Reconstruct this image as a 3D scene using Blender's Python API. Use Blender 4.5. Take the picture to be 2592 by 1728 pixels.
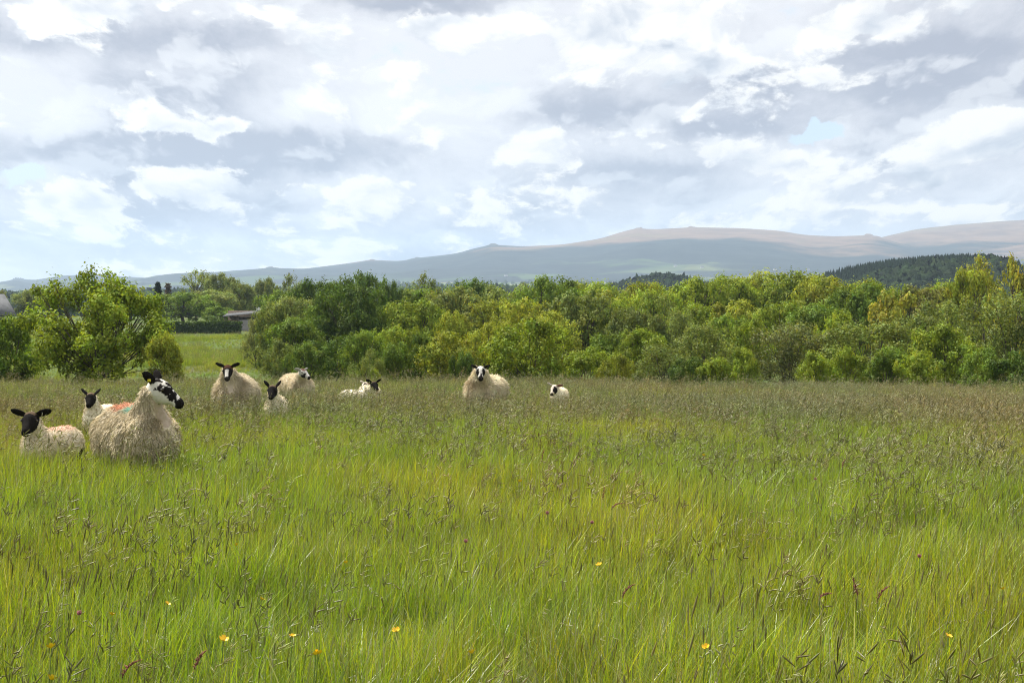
import bpy, math, random
import numpy as np
from mathutils import Vector, Matrix

# ------------------------------------------------------------------ camera, sky, sun, exposure
for o in list(bpy.data.objects):
    bpy.data.objects.remove(o)
scene = bpy.context.scene
C = scene.collection
FPX, HORX, HORY, EYE = 5000.0, 1296.0, 790.0, 1.6     # focal length, principal point (photo pixels), eye height (m)

cam_data = bpy.data.cameras.new('camera')
cam = bpy.data.objects.new('camera', cam_data)
C.objects.link(cam)
cam.location = (0, 0, EYE)
cam.rotation_euler = (math.radians(90), 0, 0)
cam_data.sensor_width = 36.0
cam_data.lens = FPX / 2592 * 36.0
cam_data.shift_y = -(864 - HORY) / 2592
cam_data.clip_start = 0.1
cam_data.clip_end = 40000
scene.camera = cam

SUN_AZ, SUN_EL = math.radians(-46), math.radians(57)   # azimuth from the view direction (+Y), negative = left
sun_dir = Vector((math.sin(SUN_AZ) * math.cos(SUN_EL), math.cos(SUN_AZ) * math.cos(SUN_EL), math.sin(SUN_EL)))
sun_data = bpy.data.lights.new('sun', 'SUN')
sun_data.energy = 5.0
sun_data.angle = math.radians(0.55)
sun_data.color = (1.0, 0.955, 0.87)
sun = bpy.data.objects.new('sun', sun_data)
C.objects.link(sun)
sun.location = (-40, 40, 80)
sun.rotation_euler = sun_dir.to_track_quat('Z', 'Y').to_euler()

scene.render.engine = 'CYCLES'
scene.view_settings.view_transform = 'Standard'
scene.view_settings.look = 'None'
scene.view_settings.gamma = 1.0
scene.view_settings.use_curve_mapping = False
scene.view_settings.exposure = 0.80
scene.cycles.use_denoising = True
scene.cycles.denoising_prefilter = 'NONE'
scene.cycles.pixel_filter_type = 'BLACKMAN_HARRIS'
scene.cycles.filter_width = 1.1
scene.cycles.max_bounces = 6
scene.cycles.diffuse_bounces = 3
scene.cycles.glossy_bounces = 2
scene.cycles.transmission_bounces = 4
scene.cycles.transparent_max_bounces = 8
scene.cycles.volume_bounces = 0
scene.cycles.sample_clamp_indirect = 4.0
scene.cycles.caustics_reflective = False
scene.cycles.caustics_refractive = False


class NG:
    """small helper to write node trees as expressions"""
    dim = None

    def __init__(self, tree):
        self.t = tree
        self.n = tree.nodes
        self.l = tree.links

    def put(self, sock, v):
        if v is None:
            return
        if isinstance(v, bpy.types.NodeSocket):
            self.l.new(v, sock)
        else:
            sock.default_value = v

    def m(self, op, a, b=None, c=None, clamp=False):
        n = self.n.new('ShaderNodeMath')
        n.operation = op
        n.use_clamp = clamp
        for i, v in enumerate((a, b, c)):
            self.put(n.inputs[i], v)
        return n.outputs[0]

    def v(self, op, a, b=None, c=None, s=None):
        n = self.n.new('ShaderNodeVectorMath')
        n.operation = op
        for i, v in enumerate((a, b, c)):
            if v is not None:
                self.put(n.inputs[i], v)
        if s is not None:
            self.put(n.inputs['Scale'], s)
        return n.outputs['Value'] if op in ('DOT_PRODUCT', 'LENGTH', 'DISTANCE') else n.outputs[0]

    def xyz(self, x, y, z):
        n = self.n.new('ShaderNodeCombineXYZ')
        for i, v in enumerate((x, y, z)):
            self.put(n.inputs[i], v)
        return n.outputs[0]

    def sep(self, v):
        n = self.n.new('ShaderNodeSeparateXYZ')
        self.put(n.inputs[0], v)
        return n.outputs

    def noise(self, vec, scale, detail=2, rough=0.5, dist=0.0, color=False, dim='3D', lac=2.0):
        dim = self.dim or dim
        n = self.n.new('ShaderNodeTexNoise')
        n.noise_dimensions = dim
        self.put(n.inputs['Vector'], vec)
        n.inputs['Scale'].default_value = scale
        n.inputs['Detail'].default_value = detail
        n.inputs['Roughness'].default_value = rough
        n.inputs['Lacunarity'].default_value = lac
        n.inputs['Distortion'].default_value = dist
        return n.outputs['Color'] if color else n.outputs[0]

    def voronoi(self, vec, scale, feature='F1', smooth=None, rnd=1.0):
        n = self.n.new('ShaderNodeTexVoronoi')
        n.feature = feature
        n.voronoi_dimensions = self.dim or '3D'
        self.put(n.inputs['Vector'], vec)
        n.inputs['Scale'].default_value = scale
        n.inputs['Randomness'].default_value = rnd
        if smooth is not None:
            n.inputs['Smoothness'].default_value = smooth
        return n.outputs

    def step(self, x, lo, hi, smooth=True):
        n = self.n.new('ShaderNodeMapRange')
        n.interpolation_type = 'SMOOTHSTEP' if smooth else 'LINEAR'
        n.clamp = True
        self.put(n.inputs[0], x)
        self.put(n.inputs[1], lo)
        self.put(n.inputs[2], hi)
        n.inputs[3].default_value = 0
        n.inputs[4].default_value = 1
        return n.outputs[0]

    def mix(self, f, a, b, blend='MIX'):
        n = self.n.new('ShaderNodeMix')
        n.data_type = 'RGBA'
        n.blend_type = blend
        n.clamp_factor = True
        self.put(n.inputs[0], f)
        self.put(n.inputs[6], a if not isinstance(a, tuple) else (*a, 1)[:4])
        self.put(n.inputs[7], b if not isinstance(b, tuple) else (*b, 1)[:4])
        return n.outputs[2]

    def pos(self):
        return self.n.new('ShaderNodeNewGeometry').outputs['Position']

    def attr(self, name, typ='GEOMETRY'):
        n = self.n.new('ShaderNodeAttribute')
        n.attribute_type = typ
        n.attribute_name = name
        return n.outputs

    def ramp(self, f, stops):
        n = self.n.new('ShaderNodeValToRGB')
        e = n.color_ramp.elements
        while len(e) < len(stops):
            e.new(0.5)
        for el, (p, c) in zip(e, stops):
            el.position = p
            el.color = (*c, 1)
        self.put(n.inputs[0], f)
        return n.outputs[0]


def build_world():
    w = bpy.data.worlds.new('World')
    scene.world = w
    w.use_nodes = True
    w.cycles.sampling_method = 'MANUAL'
    w.cycles.sample_map_resolution = 512
    t = w.node_tree
    t.nodes.clear()
    g = NG(t)
    g.dim = '2D'
    out = t.nodes.new('ShaderNodeOutputWorld')
    bg = t.nodes.new('ShaderNodeBackground')
    bg.inputs[1].default_value = 0.1
    t.links.new(bg.outputs[0], out.inputs[0])
    sky = t.nodes.new('ShaderNodeTexSky')
    sky.sky_type = 'NISHITA'
    sky.sun_disc = False
    sky.sun_elevation = SUN_EL
    sky.sun_rotation = SUN_AZ
    sky.air_density = 1.0
    sky.dust_density = 1.5
    sky.ozone_density = 1.0
    d = t.nodes.new('ShaderNodeTexCoord').outputs['Generated']
    d = g.v('NORMALIZE', d)
    x, y, z = g.sep(d)
    az = g.m('ARCTAN2', x, y)
    zc = g.m('MAXIMUM', z, 0.0)
    el = g.m('ARCSINE', zc)
    # perspective of a cloud deck: cells shrink and flatten towards the horizon
    wv = g.m('ADD', zc, 0.20)
    u = g.m('DIVIDE', az, wv)
    v = g.m('MULTIPLY_ADD', g.m('LOGARITHM', wv, math.e), 1.25, g.m('MULTIPLY', g.m('LOGARITHM', g.m('ADD', zc, 0.022), math.e), 0.20))
    p = g.xyz(g.m('ADD', u, 7.3), v, 0.0)
    # domain warp
    wc = g.noise(p, 2.2, 2, 0.5, color=True)
    pw = g.v('MULTIPLY_ADD', wc, (0.12, 0.12, 0.0), p)

    jit = g.v('MULTIPLY_ADD', g.noise(pw, 10.0, 3, 0.6, color=True), (0.075, 0.075, 0.0), pw)
    LD = (-0.016, 0.042, 0.0)                       # towards the sun on the cloud sheet

    def puffs(q, det=7):
        a = g.noise(q, 2.6, det, 0.58)
        vo = g.voronoi(q, 5.0)[0]
        vo2 = g.voronoi(q, 12.0)[0]
        r = g.m('MULTIPLY_ADD', vo, -0.20, a)
        r = g.m('MULTIPLY_ADD', vo2, -0.11, r)
        if det > 5:
            r = g.m('MULTIPLY_ADD', g.voronoi(q, 29.0)[0], -0.05, r)
        else:
            r = g.m('ADD', r, -0.02)
        return r
    d0 = puffs(jit)
    d1 = puffs(g.v('ADD', jit, LD), 5)
    soft = g.noise(g.v('ADD', pw, (3.1, 5.7, 0.0)), 1.9, 5, 0.5)
    # where the big clouds of this afternoon stand (azimuth, elevation), edges broken by the warp
    ae = g.xyz(az, el, 0.0)
    wsky = g.v('SCALE', g.v('SUBTRACT', g.noise(ae, 26.0, 5, 0.6, color=True), (0.5, 0.5, 0.5)), s=0.026)
    ae = g.v('MULTIPLY', g.v('ADD', ae, wsky), (1.0, 1.0, 0.0))

    def blobs(lst):
        acc = None
        for (cx, cy, sx, sy, wt) in lst:
            q = g.v('SUBTRACT', ae, ((cx - HORX) / FPX, (HORY - cy) / FPX, 0.0))
            q = g.v('MULTIPLY', q, (FPX / sx, FPX / sy, 0.0))
            e = g.m('POWER', math.e, g.m('MULTIPLY', g.v('DOT_PRODUCT', q, q), -1.0))
            acc = g.m('MULTIPLY', e, wt) if acc is None else g.m('MULTIPLY_ADD', e, wt, acc)
        return acc
    shade = blobs([(120, 105, 330, 48, .75), (560, 118, 190, 38, .7), (520, 235, 260, 65, .8), (430, 395, 440, 55, 1.5),
                   (760, 380, 150, 50, .9), (1070, 5, 230, 36, 1.2), (1440, 270, 150, 70, .85), (1560, 300, 290, 35, .6),
                   (1890, 225, 170, 50, .75), (1640, 425, 190, 32, .75), (2360, 160, 240, 46, .95), (2300, 235, 190, 34, .6),
                   (1850, 322, 210, 22, .6), (400, 540, 120, 48, .5), (2490, 275, 120, 35, .6), (1010, 370, 90, 35, .5),
                   (2190, 420, 90, 55, .45), (1740, 480, 150, 45, .4), (700, 520, 110, 30, .35)])
    bright = blobs([(210, 55, 180, 48, .8), (30, 270, 110, 70, .8), (1010, 200, 140, 75, .9), (800, 120, 110, 110, .7),
                    (1290, 380, 170, 80, .7), (1500, 110, 110, 65, .8), (1680, 80, 140, 70, .9), (2120, 85, 130, 48, 1.0),
                    (1920, 420, 190, 85, .8), (150, 535, 170, 60, .9), (960, 485, 110, 48, .8), (2325, 470, 60, 38, .9),
                    (2470, 335, 110, 55, .7), (560, 325, 110, 18, .6), (1450, 500, 140, 45, .5), (1180, 60, 130, 40, .6),
                    (690, 470, 130, 24, .6), (2330, 540, 200, 22, .5), (2050, 215, 130, 40, .6), (620, 40, 60, 60, .5)])
    gap = blobs([(80, 452, 66, 28, 1.3), (2062, 340, 62, 18, 1.35)])
    fine = g.m('SUBTRACT', g.noise(pw, 15.0, 6, 0.66), 0.5)
    # grey undersides of the broad sheets behind (soft edges), then crisp sunlit heads in front
    grey = g.m('ADD', g.m('MULTIPLY', shade, 0.62), g.m('MULTIPLY', g.m('SUBTRACT', soft, 0.5), 1.5))
    grey = g.m('MULTIPLY_ADD', g.m('SUBTRACT', d0, 0.3), 0.35, grey)
    grey = g.m('MULTIPLY_ADD', fine, 0.5, grey)
    grey = g.step(grey, -0.30, 0.58)
    head = g.m('ADD', g.m('MULTIPLY', bright, 0.30), d0)
    head = g.m('MULTIPLY_ADD', shade, -0.13, head)
    head = g.m('MULTIPLY_ADD', gap, -0.25, head)
    head = g.m('MULTIPLY_ADD', fine, 0.34, head)
    hmask = g.step(head, 0.350, 0.455)
    rel = g.m('SUBTRACT', d0, d1)
    hlit = g.m('ADD', g.m('MULTIPLY', rel, 3.6), g.m('MULTIPLY_ADD', bright, 0.14, g.m('MULTIPLY_ADD', fine, 0.55, 0.60)))
    hlit = g.m('MULTIPLY_ADD', g.m('SUBTRACT', head, 0.45), 0.35, hlit)
    # blue shows between the sheets; more open overhead, as when one looks up between cumulus
    cov = g.m('SUBTRACT', g.m('ADD', d0, g.m('MULTIPLY', soft, 0.5)), g.m('MULTIPLY', g.step(zc, 0.16, 0.9), 0.16))
    cov = g.m('SUBTRACT', cov, g.m('MULTIPLY', gap, 0.55))
    cov = g.m('MULTIPLY_ADD', fine, 0.35, cov)
    cov = g.m('MULTIPLY_ADD', g.m('ADD', shade, bright), 0.10, cov)
    mask = g.step(cov, 0.13, 0.36)
    S = 10.0
    K = 0.64
    back = g.mix(grey, (0.83 * K, 0.815 * K, 0.83 * K), (0.365 * K, 0.37 * K, 0.435 * K))
    back = g.mix(g.step(rel, -0.02, 0.10), back, g.mix(0.5, back, (1.0 * K, 0.99 * K, 0.98 * K)))
    # thin rims glow, thick cores go grey
    rim = g.step(head, 0.66, 0.40)
    hlit = g.m('MULTIPLY_ADD', rim, 0.34, g.m('SUBTRACT', hlit, 0.14))
    front = g.ramp(hlit, [(0.0, (0.37 * K, 0.40 * K, 0.47 * K)), (0.35, (0.58 * K, 0.605 * K, 0.66 * K)), (0.62, (0.79 * K, 0.79 * K, 0.80 * K)), (0.82, (0.95 * K, 0.92 * K, 0.88 * K)), (1.0, (1.05 * K, 1.01 * K, 0.945 * K))])
    # distant clouds are deeper: seen edge-on, darker bases and creamier heads
    low = g.step(zc, 0.105, 0.0)
    back = g.mix(g.m('MULTIPLY', low, grey), back, g.mix(1.0, back, (0.60, 0.66, 0.74), 'MULTIPLY'))
    front = g.mix(low, front, g.mix(1.0, front, (1.20, 1.12, 1.00), 'MULTIPLY'))
    col = g.mix(hmask, back, front)
    col = g.v('SCALE', col, s=S)
    # thin milky veil in the gaps
    skyc = g.v('SCALE', sky.outputs[0], s=1.0)
    skyc = g.mix(0.55, skyc, (0.60 * S * K, 0.755 * S * K, 0.95 * S * K))
    res = g.mix(mask, skyc, col)
    # far cloud fades into pale blue air at the horizon
    hz = g.step(zc, 0.055, -0.005)
    res = g.mix(g.m('MULTIPLY', hz, 0.12), res, (0.72 * S * K, 0.82 * S * K, 0.93 * S * K))
    t.links.new(res, bg.inputs[0])


build_world()

# ------------------------------------------------------------------ helpers
rng = np.random.default_rng(11)


def thing(name, label, cat, loc=(0, 0, 0), rotz=0.0, group=None):
    o = bpy.data.objects.new(name, None)
    o.empty_display_size = 0.2
    C.objects.link(o)
    o.location = loc
    o.rotation_euler = (0, 0, rotz)
    return tag(o, label, cat, group)


def tag(o, label=None, cat=None, group=None, kind=None):
    for k, v in (('label', label), ('category', cat), ('group', group), ('kind', kind)):
        if v:
            o[k] = v
    return o


def mesh_from(name, verts, faces, mat=None, smooth=False):
    """verts (n,3); faces: (m,k) array or list of arrays"""
    me = bpy.data.meshes.new(name)
    v = np.asarray(verts, dtype=np.float32)
    fl = faces if isinstance(faces, list) else [faces]
    fl = [np.asarray(f, dtype=np.int32) for f in fl if len(f)]
    loops = np.concatenate([f.ravel() for f in fl])
    counts = np.concatenate([np.full(len(f), f.shape[1], np.int32) for f in fl])
    starts = np.concatenate([[0], np.cumsum(counts)[:-1]]).astype(np.int32)
    me.vertices.add(len(v))
    me.vertices.foreach_set('co', v.ravel())
    me.loops.add(len(loops))
    me.loops.foreach_set('vertex_index', loops)
    me.polygons.add(len(counts))
    me.polygons.foreach_set('loop_start', starts)
    me.polygons.foreach_set('loop_total', counts)
    if smooth:
        me.polygons.foreach_set('use_smooth', np.ones(len(counts), dtype=bool))
    me.update(calc_edges=True)
    me.validate()
    if mat:
        me.materials.append(mat)
    return me


def set_color(me, name, cols):
    a = me.color_attributes.new(name, 'FLOAT_COLOR', 'POINT')
    c = np.ones((len(me.vertices), 4), np.float32)
    c[:, :3] = cols
    a.data.foreach_set('color', c.ravel())


def obj(name, me, parent=None, loc=None, rot=None):
    o = bpy.data.objects.new(name, me)
    C.objects.link(o)
    if parent is not None:
        o.parent = parent
    if loc is not None:
        o.location = loc
    if rot is not None:
        o.rotation_euler = rot
    return o


class MB:
    """collects boxes, tubes and sheets into one mesh"""
    def __init__(self):
        self.v, self.q, self.t, self.n = [], [], [], 0

    def add(self, v, q=(), t=()):
        v = np.asarray(v, float)
        if len(q):
            self.q.append(np.asarray(q, int) + self.n)
        if len(t):
            self.t.append(np.asarray(t, int) + self.n)
        self.v.append(v)
        self.n += len(v)
        return self

    def box(self, lo, hi):
        x0, y0, z0 = lo
        x1, y1, z1 = hi
        v = [(x0, y0, z0), (x1, y0, z0), (x1, y1, z0), (x0, y1, z0), (x0, y0, z1), (x1, y0, z1), (x1, y1, z1), (x0, y1, z1)]
        return self.add(v, [(0, 3, 2, 1), (4, 5, 6, 7), (0, 1, 5, 4), (1, 2, 6, 5), (2, 3, 7, 6), (3, 0, 4, 7)])

    def tube(self, pts, radii, k=6):
        pts = np.asarray(pts, float)
        n = len(pts)
        tan = np.gradient(pts, axis=0)
        tan /= np.linalg.norm(tan, axis=1)[:, None] + 1e-9
        ref = np.array([0.31, 0.87, 0.12]) if abs(tan[0][1]) < 0.8 else np.array([1.0, 0.1, 0.2])
        a = np.cross(tan, ref)
        a /= np.linalg.norm(a, axis=1)[:, None] + 1e-9
        b = np.cross(tan, a)
        th = np.arange(k) / k * 2 * np.pi
        r = np.asarray(radii, float)
        v = pts[:, None, :] + r[:, None, None] * (np.cos(th)[None, :, None] * a[:, None, :] + np.sin(th)[None, :, None] * b[:, None, :])
        v = v.reshape(-1, 3)
        q = []
        for i in range(n - 1):
            for j in range(k):
                q.append((i * k + j, i * k + (j + 1) % k, (i + 1) * k + (j + 1) % k, (i + 1) * k + j))
        v = np.vstack([v, pts[-1] + tan[-1] * r[-1] * 0.5])
        t = [((n - 1) * k + j, (n - 1) * k + (j + 1) % k, n * k) for j in range(k)]
        return self.add(v, q, t)

    def mesh(self, name, mat=None, smooth=False):
        v = np.vstack(self.v)
        fl = []
        if self.q:
            fl.append(np.vstack(self.q))
        if self.t:
            fl.append(np.vstack(self.t))
        return mesh_from(name, v, fl, mat, smooth)


def _hash(ix, iy, iz, seed):
    h = (ix * 374761393 + iy * 668265263 + iz * 2147483647 + seed * 1274126177) & 0xFFFFFFFF
    h = ((h ^ (h >> 13)) * 1274126177) & 0xFFFFFFFF
    return ((h ^ (h >> 16)) & 0xFFFF) / 65535.0


def vnoise(x, y, z, seed=0):
    """value noise in -1..1"""
    x, y, z = np.broadcast_arrays(np.asarray(x, float), np.asarray(y, float), np.asarray(z, float))
    ix, iy, iz = np.floor(x).astype(np.int64), np.floor(y).astype(np.int64), np.floor(z).astype(np.int64)
    fx, fy, fz = x - ix, y - iy, z - iz
    fx, fy, fz = (f * f * (3 - 2 * f) for f in (fx, fy, fz))
    r = 0
    for a in (0, 1):
        for b in (0, 1):
            for c in (0, 1):
                wgt = (fx if a else 1 - fx) * (fy if b else 1 - fy) * (fz if c else 1 - fz)
                r = r + wgt * _hash(ix + a, iy + b, iz + c, seed)
    return r * 2 - 1


def fbm(x, y, z=0.0, seed=0, oct=4):
    r, a, f = 0, 0.5, 1.0
    for i in range(oct):
        r = r + a * vnoise(np.asarray(x) * f, np.asarray(y) * f, np.asarray(z) * f, seed + i)
        a *= 0.5
        f *= 2.03
    return r


def sstep(a, b, x):
    t = np.clip((np.asarray(x, float) - a) / (b - a), 0, 1)
    return t * t * (3 - 2 * t)


# ------------------------------------------------------------------ materials
def new_mat(name):
    m = bpy.data.materials.new(name)
    m.use_nodes = True
    m.node_tree.nodes.clear()
    g = NG(m.node_tree)
    out = g.n.new('ShaderNodeOutputMaterial')
    return m, g, out


def principled(g, out, col, rough=0.8, spec=0.3, normal=None, sheen=0.0):
    b = g.n.new('ShaderNodeBsdfPrincipled')
    g.put(b.inputs['Base Color'], col if not isinstance(col, tuple) else (*col, 1)[:4])
    g.put(b.inputs['Roughness'], rough)
    b.inputs['Specular IOR Level'].default_value = spec
    if sheen:
        b.inputs['Sheen Weight'].default_value = sheen
    if normal is not None:
        g.l.new(normal, b.inputs['Normal'])
    if out is not None:
        g.l.new(b.outputs[0], out.inputs[0])
    return b


def bump(g, h, strength=0.5, dist=0.02):
    n = g.n.new('ShaderNodeBump')
    n.inputs['Strength'].default_value = strength
    n.inputs['Distance'].default_value = dist
    g.put(n.inputs['Height'], h)
    return n.outputs[0]


def plain_mat(name, col, var=0.25, scale=6.0, rough=0.85, spec=0.2):
    m, g, out = new_mat(name)
    n = g.noise(g.pos(), scale, 5, 0.6)
    lo = tuple(c * (1 - var) for c in col)
    hi = tuple(min(1, c * (1 + var)) for c in col)
    principled(g, out, g.mix(g.step(n, 0.3, 0.7), lo, hi), rough, spec, bump(g, n, 0.3, 0.02))
    return m


def leaf_mat(name, transl=0.30, gloss=0.009, rough=0.5):
    """leaf colour comes from the object's own colour, varied by leaf"""
    m, g, out = new_mat(name)
    oi = g.n.new('ShaderNodeObjectInfo')
    at = g.attr('tint')[0]
    col = g.mix(1.0, oi.outputs['Color'], at, 'MULTIPLY')
    d = g.n.new('ShaderNodeBsdfDiffuse')
    g.l.new(col, d.inputs[0])
    tr = g.n.new('ShaderNodeBsdfTranslucent')
    g.l.new(g.mix(1.0, col, (1.35, 1.25, 0.45), 'MULTIPLY'), tr.inputs[0])
    mx = g.n.new('ShaderNodeMixShader')
    mx.inputs[0].default_value = transl
    g.l.new(d.outputs[0], mx.inputs[1])
    g.l.new(tr.outputs[0], mx.inputs[2])
    gl = g.n.new('ShaderNodeBsdfGlossy')
    gl.inputs['Roughness'].default_value = rough
    gl.inputs[0].default_value = (1, 1, 1, 1)
    m2 = g.n.new('ShaderNodeMixShader')
    m2.inputs[0].default_value = gloss
    g.l.new(mx.outputs[0], m2.inputs[1])
    g.l.new(gl.outputs[0], m2.inputs[2])
    g.l.new(m2.outputs[0], out.inputs[0])
    return m


M_LEAF = leaf_mat('leaf')
M_BARK = plain_mat('bark', (0.085, 0.07, 0.055), 0.4, 9.0)

# ------------------------------------------------------------------ ground
YR = np.array([-60, 15, 35, 55, 62, 75, 110, 180, 300, 450, 700, 1200, 1800, 3000, 4500, 6000, 9800], float)
ZR = np.array([0.0, 0.0, -0.40, -0.80, -1.15, -1.7, -2.4, -3.4, -4.0, -4.0, -2.0, 6.0, 15.0, 33.0, 66.0, 95.0, 110.0])
YL = np.array([-60, 15, 35, 55, 62, 75, 95, 120, 150, 215, 260, 330, 450, 700, 1200, 1800, 3000, 4500, 6000, 9800], float)
ZL = np.array([0.0, 0.0, -0.40, -0.80, -1.10, -1.75, -1.75, -1.45, -1.15, -0.75, -0.2, 1.0, -3.0, -2.0, 4.0, 10.0, 20.0, 42.0, 60.0, 70.0])


def ground(x, y):
    x, y = np.asarray(x, float), np.asarray(y, float)
    t = x / np.maximum(y, 20.0)
    zr = np.interp(y, YR, ZR)
    zl = np.interp(y, YL, ZL)
    k = sstep(-0.142, -0.085, t)
    z = zl * (1 - k) + zr * k
    z = z + sstep(0.10, 0.26, t) * sstep(1500, 5000, y) * 44.0
    z = z + 0.05 * vnoise(x * 0.18, y * 0.18, 0, 5) * sstep(0, 20, y)
    z = z - 0.0125 * np.maximum(x - 1.0, 0) * sstep(22, 45, y) * sstep(140, 80, y)
    far = sstep(500, 1500, y)
    z = z + far * (6.0 * fbm(x / 420, y / 420, 0, 9))
    # the wooded conifer hill and a nearer knoll
    z = z + np.interp(x, [128, 145, 158, 174, 193, 218, 226, 236], [0, 1, 9.5, 14.5, 17.5, 19.5, 16, 0]) * np.exp(-((y - 960) / 130) ** 4)
    z = z + 10.0 * np.exp(-((x - 88) / 28) ** 2 - ((y - 1150) / 110) ** 2)
    return z


def px(xp, Y):
    return (xp - HORX) / FPX * Y


def pz(yp, Y):
    return EYE + (HORY - yp) / FPX * Y


def ground_mat():
    m, g, out = new_mat('ground')
    P = g.pos()
    x, y, z = g.sep(P)
    n1 = g.noise(P, 0.6, 5, 0.6)
    n2 = g.noise(P, 7.0, 4, 0.6)
    mead = g.mix(n2, (0.018, 0.03, 0.007), (0.05, 0.075, 0.018))
    past = g.mix(g.step(n1, 0.35, 0.65), (0.052, 0.086, 0.018), (0.09, 0.122, 0.028))
    past = g.mix(g.m('MULTIPLY', g.step(g.noise(P, 0.09, 3, 0.6), 0.5, 0.62), 0.75), past, (0.085, 0.085, 0.035))
    # small hedged fields far off
    pf = g.v('MULTIPLY', P, (1.0, 0.6, 0.0))
    vo = g.voronoi(pf, 1 / 190.0, 'F1', None, 0.9)
    ve = g.voronoi(pf, 1 / 190.0, 'DISTANCE_TO_EDGE', None, 0.9)[0]
    rnd = g.sep(vo[1])[0]
    fields = g.ramp(rnd, [(0.0, (0.025, 0.045, 0.014)), (0.3, (0.05, 0.09, 0.022)), (0.55, (0.085, 0.13, 0.035)), (0.8, (0.15, 0.16, 0.06)), (1.0, (0.19, 0.15, 0.09))])
    fields = g.mix(g.step(ve, 0.055, 0.02), fields, (0.018, 0.034, 0.012))
    fields = g.mix(g.step(g.noise(P, 1 / 260.0, 4, 0.6), 0.53, 0.58), fields, (0.02, 0.038, 0.014))
    c = g.mix(g.step(y, 62.0, 80.0), mead, past)
    c = g.mix(g.step(y, 330.0, 520.0), c, fields)
    principled(g, out, c, 0.95, 0.1, bump(g, n2, 0.6, 0.05))
    return m


def build_ground():
    rows = np.concatenate([np.arange(-45, 70, 1.5), np.geomspace(70, 9800, 210)])
    ts = np.linspace(-0.75, 0.75, 260)
    Y, T = np.meshgrid(rows, ts, indexing='ij')
    X = T * (Y + 75)
    Z = ground(X, Y)
    v = np.stack([X, Y, Z], -1).reshape(-1, 3)
    n, k = len(rows), len(ts)
    i, j = np.meshgrid(np.arange(n - 1), np.arange(k - 1), indexing='ij')
    a = (i * k + j).ravel()
    q = np.stack([a, a + 1, a + k + 1, a + k], -1)
    tag(obj('ground', mesh_from('ground', v, q, ground_mat(), True)), kind='structure')


build_ground()


# ------------------------------------------------------------------ moorland hills
def moor_mat():
    m, g, out = new_mat('moorland')
    P = g.pos()
    x, y, z = g.sep(P)
    n = g.noise(P, 1 / 420.0, 6, 0.62)
    n2 = g.noise(g.v('MULTIPLY', P, (1.0, 1.0, 3.0)), 1 / 95.0, 5, 0.65)
    gr = g.mix(g.step(n2, 0.3, 0.7), (0.105, 0.068, 0.046), (0.20, 0.130, 0.082))
    gr = g.mix(g.m('MULTIPLY', g.step(n, 0.52, 0.68), 0.7), gr, (0.15, 0.13, 0.06))
    cloud_shade = g.mix(g.step(n2, 0.35, 0.7), (0.008, 0.013, 0.012), (0.022, 0.028, 0.022))  # cloud shadow on the lower slopes, painted in as a dark ground colour
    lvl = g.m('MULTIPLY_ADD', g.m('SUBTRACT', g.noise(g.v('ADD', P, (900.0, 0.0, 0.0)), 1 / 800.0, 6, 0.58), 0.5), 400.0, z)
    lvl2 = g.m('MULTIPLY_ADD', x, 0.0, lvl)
    c = g.mix(g.step(lvl2, 190.0, 240.0), cloud_shade, gr)
    # bracken and pasture intakes near the foot
    vo = g.voronoi(g.v('MULTIPLY', P, (1.0, 0.5, 0.0)), 1 / 230.0)
    intake = g.ramp(g.sep(vo[1])[0], [(0.0, (0.025, 0.04, 0.018)), (0.5, (0.05, 0.08, 0.03)), (1.0, (0.11, 0.125, 0.05))])
    c = g.mix(g.m('MULTIPLY', g.step(lvl2, 120.0, 95.0), g.step(g.sep(vo[1])[1], 0.35, 0.4)), c, intake)
    principled(g, out, c, 0.95, 0.05)
    return m


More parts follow.
